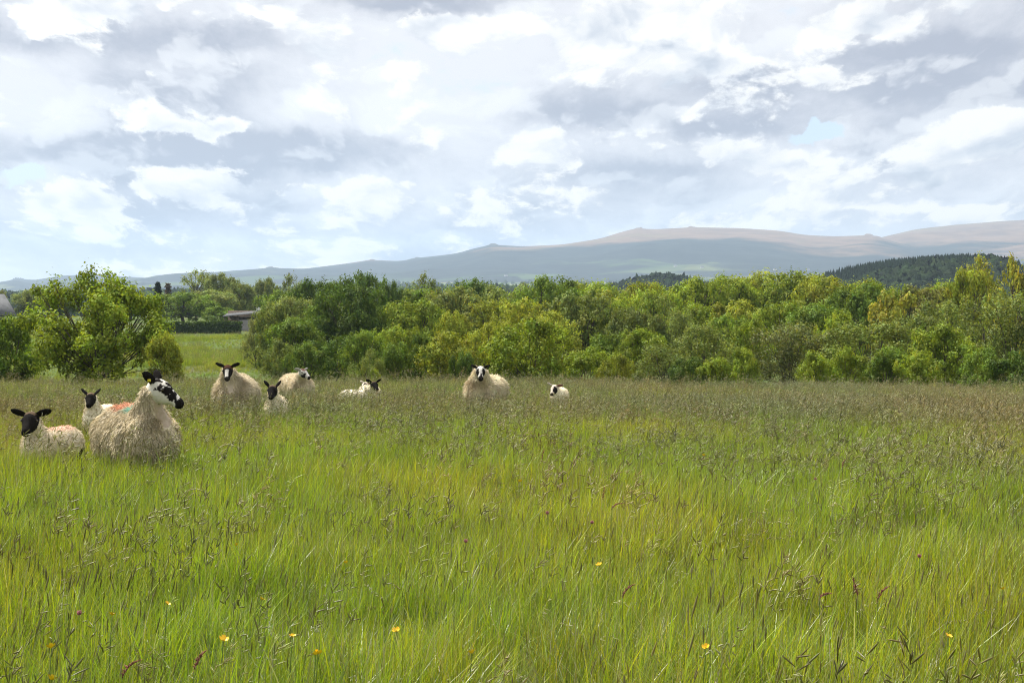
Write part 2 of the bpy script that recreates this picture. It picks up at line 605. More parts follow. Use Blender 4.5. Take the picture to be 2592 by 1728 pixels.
def build_moor():
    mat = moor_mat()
    k = 2592 / 2352.0

    def ridge(name, prof, yc, yf, zf, seed, tors=()):
        prof = np.array(prof, float) * k
        ts = np.linspace(prof[0, 0], prof[-1, 0], 620)
        cy = np.interp(ts, prof[:, 0], prof[:, 1])
        cy = np.convolve(np.pad(cy, 5, mode='edge'), np.ones(11) / 11, 'valid')
        tt = (ts - HORX) / FPX
        crest = EYE + (HORY - cy) / FPX * yc
        tor = 0 * crest
        for (tx, h, wd) in tors:                      # granite outcrops on the skyline
            dd = (ts - tx * k) / wd
            tor += h * np.exp(-dd ** 4) * (0.7 + 0.3 * np.sign(np.sin(ts * 1.7)))
        s = np.concatenate([np.linspace(0, 1, 70), 1 + np.linspace(0.02, 0.5, 14)])
        S_, T_ = np.meshgrid(s, tt, indexing='ij')
        Yy = yf + (yc - yf) * S_
        Xx = T_ * Yy
        gq = np.where(S_ <= 1, 0.55 * S_ + 0.45 * sstep(0, 1, S_), 1 - ((S_ - 1) / 0.5) ** 1.5 * 0.9)
        Z = zf + (crest[None, :] - zf) * gq
        rough = np.clip(1 - np.abs(S_ - 0.55) / 0.45, 0, 1)
        Z = Z + tor[None, :] * sstep(.955, 1.0, S_) * sstep(1.05, 1.0, S_)
        Z = Z + rough * (34 * fbm(Xx / 700, Yy / 700, 0, seed, 5) + 26 * fbm(Xx / 260, Yy / 420, 0, seed + 9, 4))
        v = np.stack([Xx, Yy, Z], -1).reshape(-1, 3)
        n, kk = S_.shape
        i, j = np.meshgrid(np.arange(n - 1), np.arange(kk - 1), indexing='ij')
        a = (i * kk + j).ravel()
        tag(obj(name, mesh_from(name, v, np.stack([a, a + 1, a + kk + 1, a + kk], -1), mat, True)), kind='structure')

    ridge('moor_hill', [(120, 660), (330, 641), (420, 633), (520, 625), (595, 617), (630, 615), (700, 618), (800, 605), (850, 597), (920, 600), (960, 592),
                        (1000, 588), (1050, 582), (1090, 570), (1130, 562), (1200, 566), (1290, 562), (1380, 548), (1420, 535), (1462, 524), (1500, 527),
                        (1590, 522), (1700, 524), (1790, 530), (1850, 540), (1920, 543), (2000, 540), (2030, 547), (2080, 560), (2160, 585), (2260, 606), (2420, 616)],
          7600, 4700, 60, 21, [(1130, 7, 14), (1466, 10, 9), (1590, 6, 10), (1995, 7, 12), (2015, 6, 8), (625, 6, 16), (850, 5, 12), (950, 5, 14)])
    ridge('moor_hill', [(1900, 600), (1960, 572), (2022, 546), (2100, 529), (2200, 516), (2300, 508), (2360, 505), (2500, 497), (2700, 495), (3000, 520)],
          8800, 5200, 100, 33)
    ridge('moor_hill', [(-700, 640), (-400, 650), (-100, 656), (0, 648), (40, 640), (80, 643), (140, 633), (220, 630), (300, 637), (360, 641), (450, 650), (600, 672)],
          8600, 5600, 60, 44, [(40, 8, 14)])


build_moor()

# ------------------------------------------------------------------ trees and shrubs
def leaf_cards(cent, nrm, size, r, aspect=1.5):
    """folded kite-shaped leaves: 4 vertices, 2 triangles each"""
    n = len(cent)
    nrm = nrm / (np.linalg.norm(nrm, axis=1)[:, None] + 1e-9)
    a = np.cross(nrm, r.normal(size=(n, 3)))
    a /= np.linalg.norm(a, axis=1)[:, None] + 1e-9
    b = np.cross(nrm, a)
    s = size * r.uniform(0.65, 1.35, n)
    L = (s * 0.5 * aspect)[:, None]
    W = (s * 0.5)[:, None]
    v = np.stack([cent - a * L, cent + b * W + nrm * W * 0.35, cent + a * L, cent - b * W + nrm * W * 0.35], 1).reshape(-1, 3)
    i = np.arange(n)[:, None] * 4
    t = np.concatenate([i + np.array([[0, 1, 2]]), i + np.array([[0, 2, 3]])], 0)
    return v, t


def make_crown(seed, kind):
    """unit-height tree: returns crown mesh, trunk mesh, natural half width"""
    r = np.random.default_rng(seed)
    P = dict(
        oak=dict(cz=.60, rz=.38, rx=.50, lobes=20, lr=(.11, .24), sub=26, per=30, leaf=.0205, base=.0, subr=.055),
        bush=dict(cz=.50, rz=.47, rx=.52, lobes=22, lr=(.10, .23), sub=22, per=28, leaf=.0235, base=.0, subr=.06),
        willow=dict(cz=.54, rz=.43, rx=.48, lobes=26, lr=(.10, .17), sub=26, per=18, leaf=.0165, base=.0, subr=.045),
        sparse=dict(cz=.66, rz=.31, rx=.42, lobes=26, lr=(.06, .11), sub=8, per=13, leaf=.022, base=.0, subr=.05),
        golden=dict(cz=.62, rz=.35, rx=.55, lobes=24, lr=(.08, .14), sub=11, per=15, leaf=.032, base=.0, subr=.05),
        umbrella=dict(cz=.74, rz=.24, rx=.50, lobes=20, lr=(.09, .14), sub=13, per=16, leaf=.028, base=.0, subr=.05),
        sycamore=dict(cz=.47, rz=.46, rx=.55, lobes=38, lr=(.06, .135), sub=20, per=20, leaf=.0175, base=.0, subr=.05),
    )[kind]
    lobes = []
    tries = 0
    while len(lobes) < P['lobes'] and tries < 4000:
        tries += 1
        d = r.normal(size=3)
        d /= np.linalg.norm(d)
        rad = r.uniform(0.45, 1.0) ** 0.6 if kind != 'sycamore' else r.uniform(0.2, 1.0) ** 0.6
        lr = r.uniform(*P['lr'])
        c = np.array([d[0] * P['rx'] * rad, d[1] * P['rx'] * rad, P['cz'] + d[2] * P['rz'] * rad])
        c *= np.array([1 - lr * .9, 1 - lr * .9, 1.0])
        if c[2] + lr > 1.0:
            c[2] = 1.0 - lr
        if c[2] - lr * 0.6 < 0.02:
            continue
        if all(np.linalg.norm((c - q[0]) * np.array([1, 1, 1.15])) > (0.95 if kind in ('oak', 'bush') else 0.72) * min(lr, q[1]) for q in lobes):
            lobes.append((c, lr))
    if kind == 'sycamore':     # upright new shoots break the outline
        for (x_, z_) in ((-.44, .86), (-.36, .93), (-.20, .90), (-.04, 1.0), (.06, .97), (.16, .92), (.28, .86), (.40, .78), (-.52, .70), (.50, .62)):
            lobes.append((np.array([x_, r.uniform(-.2, .2), z_ - .05]), .055))
            lobes.append((np.array([x_ + r.uniform(-.02, .02), r.uniform(-.2, .2), z_ - .13]), .08))
    cent, nrm, tint = [], [], []
    for (c, lr) in lobes:
        sq = np.array([1.0, 1.0, r.uniform(0.7, 1.0)])
        lobe_t = r.uniform(0.78, 1.22)
        for _ in range(P['sub'] if lr > .06 else P['sub'] // 3):
            d = r.normal(size=3)
            d[2] += 0.45
            d /= np.linalg.norm(d)
            sc = c + d * lr * sq * r.uniform(0.6, 1.12)
            n = int(P['per'] * r.uniform(0.6, 1.4))
            off = r.normal(size=(n, 3)) * P['subr'] * r.uniform(.36, .66)
            if kind == 'willow':
                off[:, 2] *= 1.6
            cent.append(sc + off)
            on_ = off / (np.linalg.norm(off, axis=1)[:, None] + 1e-6)
            nn = d * .45 + on_ * .85 + r.normal(size=(n, 3)) * 0.3 + np.array([0, 0, .3])
            nrm.append(nn)
            tv = lobe_t * r.uniform(0.72, 1.28) * r.uniform(0.8, 1.2, n)
            warm = np.clip(r.normal(0.0, 0.09) + r.normal(0, .07, n), -0.15, 0.4)
            if kind == 'golden':
                warm = warm + (r.random(n) < .12) * r.uniform(.1, .4, n)
            tint.append(np.stack([tv * (1 + warm), tv * (1 + .12 * warm), tv * (1 - .5 * warm)], -1))
    cent, nrm, tint = np.vstack(cent), np.vstack(nrm), np.vstack(tint)
    ok = cent[:, 2] > 0.01
    cent, nrm, tint = cent[ok], nrm[ok], tint[ok]
    v, t = leaf_cards(cent, nrm, P['leaf'], r)
    me = mesh_from('crown_' + kind, v, t, M_LEAF)
    set_color(me, 'tint', np.repeat(tint, 4, 0))
    # trunk and limbs
    mb = MB()
    multi = kind in ('bush', 'willow', 'sycamore')
    th = 0.34 if kind in ('oak', 'golden') else 0.5 if kind in ('sparse', 'umbrella') else 0.16
    tr = 0.030 if kind in ('oak', 'golden') else 0.017
    stems = 1 if not multi else 4
    for sidx in range(stems):
        bx_, by_ = (0, 0) if stems == 1 else (r.uniform(-.07, .07), r.uniform(-.07, .07))
        lean = r.uniform(-.05, .05, 2)
        tp = np.array([bx_ + lean[0], by_ + lean[1], th])
        zz = np.linspace(0, 1, 6)
        pts = np.stack([bx_ + (tp[0] - bx_) * zz + .008 * np.sin(zz * 7 + seed), by_ + (tp[1] - by_) * zz, th * zz - (0.04 if True else 0)], -1)
        pts[0, 2] = -0.05
        mb.tube(pts, np.linspace(tr * 1.5, tr * .8, 6) / (1 if stems == 1 else 1.7), 7)
        for (c, lr) in lobes[sidx::stems]:
            m_ = tp * .5 + c * .5 + np.array([0, 0, -.06 if c[2] < .6 else .02]) + r.normal(size=3) * .025
            ss = np.linspace(0, 1, 6)[:, None]
            pts = (1 - ss) ** 2 * tp + 2 * ss * (1 - ss) * m_ + ss ** 2 * (c + np.array([0, 0, lr * .3]))
            mb.tube(pts, np.linspace(tr * .55, tr * .12, 6) / (1 if stems == 1 else 1.4), 5)
            for _ in range(3):
                e = c + np.clip(r.normal(size=3), -1.2, .9) * lr * .6
                b0 = pts[r.integers(2, 5)]
                mb.tube(np.array([b0, (b0 + e) / 2 + r.normal(size=3) * .01, e]), [tr * .22, tr * .14, tr * .06], 4)
    tme = mb.mesh('trunk_' + kind, M_BARK, True)
    hw = float(np.percentile(np.abs(cent[:, 0]), 98.5))
    top = float(np.percentile(cent[:, 2], 99.7))
    return me, tme, hw, top


CROWNS = {}


def crown(kind, idx):
    key = (kind, idx)
    if key not in CROWNS:
        CROWNS[key] = make_crown(hash((len(kind) * 7919 + sum(map(ord, kind)), idx)) % 100000 + idx * 17, kind)
    return CROWNS[key]


# leaf colours of the kinds in view (linear)
TONE = dict(deep=(0.086, 0.142, 0.024), mid=(0.136, 0.206, 0.030), lime=(0.208, 0.276, 0.032), yellow=(0.246, 0.282, 0.036),
            gold=(0.258, 0.268, 0.046), soft=(0.168, 0.212, 0.054), grey=(0.168, 0.194, 0.070), dark=(0.030, 0.052, 0.018), bronze=(0.195, 0.20, 0.055), pale=(0.205, 0.25, 0.075))
NVAR = dict(oak=6, bush=5, willow=5, sparse=3, golden=2, umbrella=1, sycamore=1)
_cnt = {}


def place_tree(name, label, kind, tone, xp, top, hw_px, Y, cat='tree', group=None, rot=None, idx=None):
    x = px(xp, Y)
    zb = float(ground(x, Y)) - 0.05
    H = pz(top, Y) - zb
    i = _cnt.get(kind, 0)
    _cnt[kind] = i + 1
    me, tme, hw, tp = crown(kind, (i if idx is None else idx) % NVAR[kind])
    root = thing(name, label, cat, (x, Y, zb), rot if rot is not None else random.Random(i * 31 + int(xp)).uniform(0, 6.28), group)
    sz = H / tp
    wide = abs(hw_px) / FPX * Y
    if kind in ('oak', 'willow') and group and hw_px > 0:
        wide = max(wide * 1.12, .36 * H)
    sx = wide / hw
    col = np.array(TONE[tone]) * random.Random(int(xp * 7 + top)).uniform(0.88, 1.12)
    for nm, m_ in (('crown', me), ('trunk', tme)):
        o = obj(nm, m_, root)
        o.scale = (sx, sx, sz)
        o.color = (*col, 1)
    return root


ORD = ['first', 'second', 'third', 'fourth', 'fifth', 'sixth', 'seventh', 'eighth', 'ninth', 'tenth', 'eleventh', 'twelfth', 'thirteenth', 'fourteenth',
       'fifteenth', 'sixteenth', 'seventeenth', 'eighteenth', 'nineteenth', 'twentieth', 'twenty-first', 'twenty-second', 'twenty-third', 'twenty-fourth',
       'twenty-fifth', 'twenty-sixth', 'twenty-seventh', 'twenty-eighth', 'twenty-ninth', 'thirtieth', 'thirty-first', 'thirty-second', 'thirty-third', 'thirty-fourth']
WORD = dict(deep='dark green', mid='mid green', lime='bright yellow-green', yellow='yellow-green', gold='golden', soft='soft green', grey='greyish green',
            dark='very dark', bronze='bronze-tinted', pale='pale green')
KINDW = dict(oak='broad-leaved tree', bush='leafy shrub', willow='fine-leaved willow', sparse='thin-crowned tree', golden='open-limbed oak', umbrella='tree', sycamore='shrub')
NAMEW = dict(oak='oak_tree', bush='hedge_shrub', willow='willow_tree', sparse='ash_tree', golden='oak_tree', umbrella='oak_tree')

# named trees ------------------------------------------------------------------
place_tree('sycamore_shrub', 'large open many-stemmed yellow-green shrub at the left field edge', 'sycamore', 'lime', 247, 688, 178, 60.5, 'shrub', rot=0.0)
place_tree('sapling', 'small yellow-green sapling tucked against the right foot of the large left shrub', 'bush', 'yellow', 418, 845, 52, 59.5, 'shrub')
place_tree('hedge_shrub', 'mid green shrub cut off by the left edge of the picture', 'bush', 'mid', 30, 800, 78, 63, 'shrub')
place_tree('round_tree', 'dense round-topped green tree left of the open shed', 'oak', 'mid', 467, 741, 72, 250)
place_tree('ash_tree', 'tallest pale green tree of the clump behind the shed', 'sparse', 'pale', 496, 680, 42, 290, idx=0)
place_tree('ash_tree', 'pale green tree in the middle of the clump behind the shed', 'oak', 'pale', 560, 692, 42, 285)
place_tree('ash_tree', 'pale green tree at the right of the clump behind the shed', 'oak', 'pale', 605, 716, 38, 275)
place_tree('ash_tree', 'lower pale green tree filling the clump above the shed roof', 'oak', 'pale', 540, 735, 60, 270)
place_tree('shrub', 'dark rounded shrub between the round tree and the open shed', 'bush', 'mid', 560, 775, 40, 245, 'shrub')
place_tree('ash_tree', 'slender pale tree standing against the blue hill, right of the shed clump', 'oak', 'pale', 676, 704, 30, 290)
place_tree('ash_tree', 'see-through twiggy tree against the blue hill left of the dark oaks', 'sparse', 'pale', 742, 693, 36, 280, idx=1)
place_tree('ash_tree', 'see-through dome-headed tree on the skyline right of the dark oaks', 'sparse', 'soft', 1070, 693, 46, 215, idx=2)
place_tree('oak_tree', 'umbrella-headed oak with bare forked trunk against the conifer hill', 'umbrella', 'yellow', 2462, 680, 56, 128, rot=0.4)
place_tree('oak_tree', 'tall thin-leaved golden tree on the skyline near the right edge', 'sparse', 'gold', 2492, 643, 62, 142, idx=0)
place_tree('oak_tree', 'golden-leaved tree cut off by the right edge on the skyline', 'golden', 'gold', 2572, 652, 66, 122, idx=0)
place_tree('oak_tree', 'golden open oak with dark spreading limbs in the right of the wood', 'golden', 'gold', 2272, 742, 78, 108, idx=1)
place_tree('willow_tree', 'big soft green willow filling the right edge of the wood', 'willow', 'soft', 2562, 738, 112, 78)
place_tree('hedge_shrub', 'dense bright green shrub with dark heart behind the right ewe', 'bush', 'lime', 1338, 810, 104, 64.5, 'shrub')
place_tree('hedge_shrub', 'gold-tinged hawthorn left of the dense bright green shrub', 'bush', 'yellow', 1132, 842, 76, 69, 'shrub')
place_tree('hedge_shrub', 'very dark low shrub just left of the right ewe', 'bush', 'deep', 1166, 892, 32, 63, 'shrub')
place_tree('hedge_shrub', 'tiny bright yellow-green shrub at the grass edge above the black-faced lamb', 'bush', 'lime', 948, 934, 18, 58, 'shrub')
place_tree('oak_tree', 'biggest dark oak with deep shadow on its right, left of the wood', 'oak', 'deep', 895, 724, 95, 112)
place_tree('oak_tree', 'dark green dome-topped oak highest above the left of the wood', 'oak', 'deep', 922, 692, 64, 172)
place_tree('oak_tree', 'small dark round oak right beside the highest dome-topped oak', 'oak', 'deep', 996, 715, 34, 165)
place_tree('oak_tree', 'dark round oak left of the highest dome-topped oak', 'oak', 'deep', 800, 709, 66, 150)

# the wood, row by row: (x, top, half width, distance, kind, tone)
ROWS = {
    'front row of the wood': [
        (650, 806, -40, 112, 'willow', 'grey'), (694, 772, 56, 104, 'bush', 'soft'), (752, 806, 62, 94, 'oak', 'mid'), (712, 860, 46, 92, 'bush', 'soft'),
        (775, 868, 56, 80, 'bush', 'mid'), (850, 850, 70, 82, 'oak', 'deep'), (922, 838, 40, 76, 'oak', 'mid'), (930, 886, 34, 68, 'willow', 'soft'),
        (1000, 828, 46, 78, 'oak', 'lime'), (1022, 868, 50, 69, 'bush', 'mid'), (1068, 842, 44, 75, 'bush', 'mid'), (1240, 820, 48, 82, 'oak', 'yellow'),
        (1478, 880, 62, 66, 'bush', 'lime'), (1558, 842, 50, 78, 'oak', 'mid'), (1620, 833, 44, 75, 'oak', 'lime'), (1560, 900, 46, 64, 'bush', 'yellow'),
        (1680, 872, 74, 68, 'willow', 'soft'), (1795, 818, 82, 80, 'willow', 'soft'), (1745, 905, 46, 63, 'bush', 'deep'), (1812, 906, 46, 62.5, 'bush', 'lime'),
        (1895, 806, 52, 84, 'bush', 'lime'), (1880, 880, 40, 66, 'bush', 'lime'), (2005, 816, 88, 74, 'willow', 'grey'), (2070, 890, 56, 63, 'bush', 'lime'),
        (2200, 812, 100, 72, 'willow', 'soft'), (2140, 880, 50, 64, 'bush', 'lime'), (2240, 880, 60, 65, 'bush', 'mid'), (2392, 822, 84, 70, 'bush', 'lime'),
        (2330, 890, 54, 64, 'bush', 'lime'), (2490, 880, 60, 64, 'bush', 'mid'), (2580, 890, 60, 63, 'bush', 'deep')],
    'middle of the wood': [
        (700, 795, -34, 125, 'oak', 'mid'), (735, 752, 50, 140, 'oak', 'pale'), (830, 770, 50, 118, 'oak', 'mid'), (985, 770, 44, 122, 'oak', 'mid'), (1050, 762, 60, 112, 'oak', 'lime'), (1085, 733, 36, 132, 'oak', 'mid'),
        (1168, 727, 62, 124, 'oak', 'pale'), (1160, 790, 50, 104, 'bush', 'yellow'), (1255, 760, 56, 118, 'oak', 'yellow'), (1330, 760, 60, 112, 'oak', 'yellow'),
        (1466, 744, 68, 110, 'oak', 'soft'), (1400, 790, 50, 98, 'oak', 'yellow'), (1560, 765, 50, 112, 'oak', 'lime'), (1682, 752, 50, 112, 'willow', 'soft'),
        (1620, 780, 44, 104, 'oak', 'soft'), (1768, 772, 66, 118, 'oak', 'lime'), (1880, 762, 60, 116, 'oak', 'yellow'), (1850, 800, 50, 100, 'oak', 'mid'),
        (1985, 766, 66, 110, 'oak', 'lime'), (2070, 770, 60, 106, 'oak', 'mid'), (2130, 790, 54, 98, 'bush', 'lime'), (2180, 716, 48, 130, 'oak', 'mid'),
        (2390, 762, 84, 98, 'willow', 'soft'), (2330, 800, 60, 90, 'oak', 'soft')],
    'back row of the wood': [
        (650, 745, -34, 300, 'oak', 'pale'), (705, 735, 46, 200, 'oak', 'mid'), (860, 720, 50, 185, 'oak', 'mid'), (1035, 735, 40, 175, 'oak', 'soft'), (1200, 710, 56, 172, 'oak', 'deep'), (1130, 745, 44, 160, 'oak', 'lime'),
        (1290, 722, 50, 165, 'oak', 'soft'), (1375, 702, 64, 150, 'oak', 'mid'), (1452, 716, 40, 182, 'oak', 'yellow'), (1525, 716, 52, 160, 'oak', 'lime'),
        (1592, 716, 56, 152, 'oak', 'yellow'), (1650, 735, 44, 140, 'oak', 'lime'), (1700, 716, 52, 170, 'oak', 'lime'), (1765, 704, 66, 152, 'oak', 'lime'),
        (1850, 700, 62, 156, 'oak', 'lime'), (1925, 690, 58, 162, 'oak', 'yellow'), (1995, 690, 62, 158, 'oak', 'lime'), (2070, 700, 50, 150, 'oak', 'yellow'),
        (2145, 706, 64, 150, 'oak', 'yellow'), (2225, 722, 46, 150, 'oak', 'lime'), (2332, 726, 40, 150, 'oak', 'bronze'), (2368, 718, 22, 165, 'oak', 'lime'),
        (2408, 726, 40, 150, 'oak', 'yellow'), (2470, 742, 60, 160, 'oak', 'yellow'), (2560, 735, 60, 165, 'oak', 'soft')],
}
for row, lst in ROWS.items():
    lst = sorted(lst)
    for i, (xp, top, hw_, Y, kd, tn) in enumerate(lst):
        place_tree(NAMEW[kd], '%s %s in the %s, %s from the left' % (WORD[tn], KINDW[kd], row, ORD[i]), kd, tn, xp, top, hw_, Y,
                   'shrub' if kd == 'bush' else 'tree', group='trees of the wood beyond the meadow')


def build_spruce(name, label, xp, top, hw_px, Y, col, bare=False):
    r = np.random.default_rng(int(xp))
    x = px(xp, Y)
    zb = float(ground(x, Y))
    H = pz(top, Y) - zb
    hw = hw_px / FPX * Y
    root = thing(name, label, 'tree', (x, Y, zb))
    mb = MB()
    mb.tube([(0, 0, -.2), (0, 0, H * .6), (0, 0, H)], [H * .022, H * .014, H * .004], 6)
    cent, nrm = [], []
    for k in range(150):
        h = r.uniform(0.12, 1.0)
        a = r.uniform(0, 6.28)
        L = hw * (1.05 - h) ** (.7 if not bare else .25) * r.uniform(.5, 1.1) * (1 if not bare else .75)
        d = np.array([math.cos(a), math.sin(a), -.15 if not bare else .7])
        mb.tube([(0, 0, h * H), tuple(np.array([0, 0, h * H]) + d * L)], [H * .006, H * .002], 4)
        n = 26 if not bare else 5
        f = r.uniform(.2, 1.05, n)
        cent.append(np.array([0, 0, h * H]) + d * L * f[:, None] + r.normal(size=(n, 3)) * H * .02)
        nrm.append(r.normal(size=(n, 3)) + np.array([0, 0, .6]))
    v, t = leaf_cards(np.vstack(cent), np.vstack(nrm), H * .035, r, 1.8)
    me = mesh_from('crown_spruce', v, t, M_LEAF)
    set_color(me, 'tint', np.repeat(r.uniform(.7, 1.3, (len(v) // 4, 1)) * np.ones(3), 4, 0))
    o = obj('crown', me, root)
    o.color = (*col, 1)
    obj('trunk', mb.mesh('trunk_spruce', M_BARK, True), root)


build_spruce('spruce_tree', 'small dark spruce spire on the skyline behind the large left shrub', 400, 716, 17, 300, (0.025, 0.04, 0.02))
build_spruce('bare_tree', 'bare brown twiggy tree beside the dark spruce on the skyline', 426, 720, 14, 300, (0.085, 0.065, 0.06), True)


# low tree line at the far left, behind the house
for i, (xp, top, hw_, tn, lb) in enumerate([(70, 735, 42, 'pale', 'pale hazy tree behind the house at the left edge'), (-30, 728, 40, 'bronze', 'brownish tree behind the house roof at the left edge'),
                                            (150, 752, 46, 'mid', 'green tree seen through the large left shrub, nearest the house'), (330, 760, 50, 'mid', 'green tree half hidden by the right side of the large left shrub')]):
    place_tree('oak_tree', lb, 'oak', tn, xp, top, hw_, 300)


def build_hedge():
    r = np.random.default_rng(5)
    Y0 = 214.0
    x0, x1 = px(395, Y0), px(612, Y0)
    n = 5200
    xs = r.uniform(x0, x1, n)
    base = ground(xs, np.full(n, Y0))
    h = 1.18 + .10 * vnoise(xs * 1.3, 0, 0, 3)
    side = r.random(n)
    yy = np.where(side < .55, Y0 - .55 + .12 * r.normal(size=n), r.uniform(Y0 - .6, Y0 + .6, n))
    zz = np.where(side < .55, base + r.uniform(0, 1, n) * h, base + h + .05 * r.normal(size=n))
    cent = np.stack([xs, yy, zz], -1)
    nrm = r.normal(size=(n, 3)) * .6 + np.where(side[:, None] < .55, np.array([[0, -1, .3]]), np.array([[0, 0, 1.0]]))
    xc = (x0 + x1) / 2
    root = thing('field_hedge', 'trimmed dark hedge along the top of the left pasture below the shed', 'hedge', (xc, Y0, float(ground(xc, Y0))))
    off = np.array(root.location)
    v, t = leaf_cards(cent - off, nrm, .17, r)
    me = mesh_from('hedge_foliage', v, t, M_LEAF)
    set_color(me, 'tint', np.repeat(r.uniform(.7, 1.3, (n, 1)) * np.ones(3), 4, 0))
    o = obj('foliage', me, root)
    o.color = (0.05, 0.085, 0.02, 1)
    mb = MB()
    for k in range(60):
        xx = x0 + (x1 - x0) * (k + .5) / 60
        zb = float(ground(xx, Y0))
        mb.tube(np.array([(xx, Y0, zb - .1), (xx + r.uniform(-.1, .1), Y0, zb + .5), (xx + r.uniform(-.3, .3), Y0 + r.uniform(-.3, .3), zb + 1.1)]) - off, [.05, .035, .015], 5)
    obj('stems', mb.mesh('hedge_stems', M_BARK), root)


build_hedge()


# ------------------------------------------------------------------ far woods and farmland
def lump_mesh(cent, rad, hgt, seed, mat, name):
    """many small bumpy crowns joined: a wood too far off to tell its trees apart"""
    r = np.random.default_rng(seed)
    nu, nv = 7, 4
    th = np.linspace(0, 2 * np.pi, nu, endpoint=False)
    ph = np.linspace(0.0, 1.0, nv)
    prof_r = np.array([0.75, 1.0, 0.80, 0.30])
    prof_z = np.array([0.0, 0.50, 0.86, 1.0])
    base = np.stack([(np.cos(th)[None] * prof_r[:, None]), (np.sin(th)[None] * prof_r[:, None]), prof_z[:, None] + 0 * th[None]], -1).reshape(-1, 3)
    q = []
    for i in range(nv - 1):
        for j in range(nu):
            q.append((i * nu + j, i * nu + (j + 1) % nu, (i + 1) * nu + (j + 1) % nu, (i + 1) * nu + j))
    q = np.array(q)
    n = len(cent)
    v = base[None] * np.stack([rad, rad, hgt], -1)[:, None, :]
    v = v * (1 + r.normal(size=(n, len(base), 1)) * .13) + cent[:, None, :]
    f = (q[None] + (np.arange(n) * len(base))[:, None, None]).reshape(-1, 4)
    me = mesh_from(name, v.reshape(-1, 3), f, mat)
    tv = r.uniform(.65, 1.35, n)
    set_color(me, 'tint', np.repeat(np.stack([tv * r.uniform(.9, 1.15, n), tv, tv * .9], -1), len(base), 0))
    return me


def wood_mat(name, col):
    m, g, out = new_mat(name)
    c = g.mix(1.0, (*col, 1), g.attr('tint')[0], 'MULTIPLY')
    n = g.noise(g.pos(), 0.7, 4, 0.7)
    c = g.mix(g.step(n, .35, .65), g.mix(1.0, c, (0.55, 0.55, 0.55), 'MULTIPLY'), c)
    principled(g, out, c, .95, .05, bump(g, n, 1.0, 1.2))
    return m


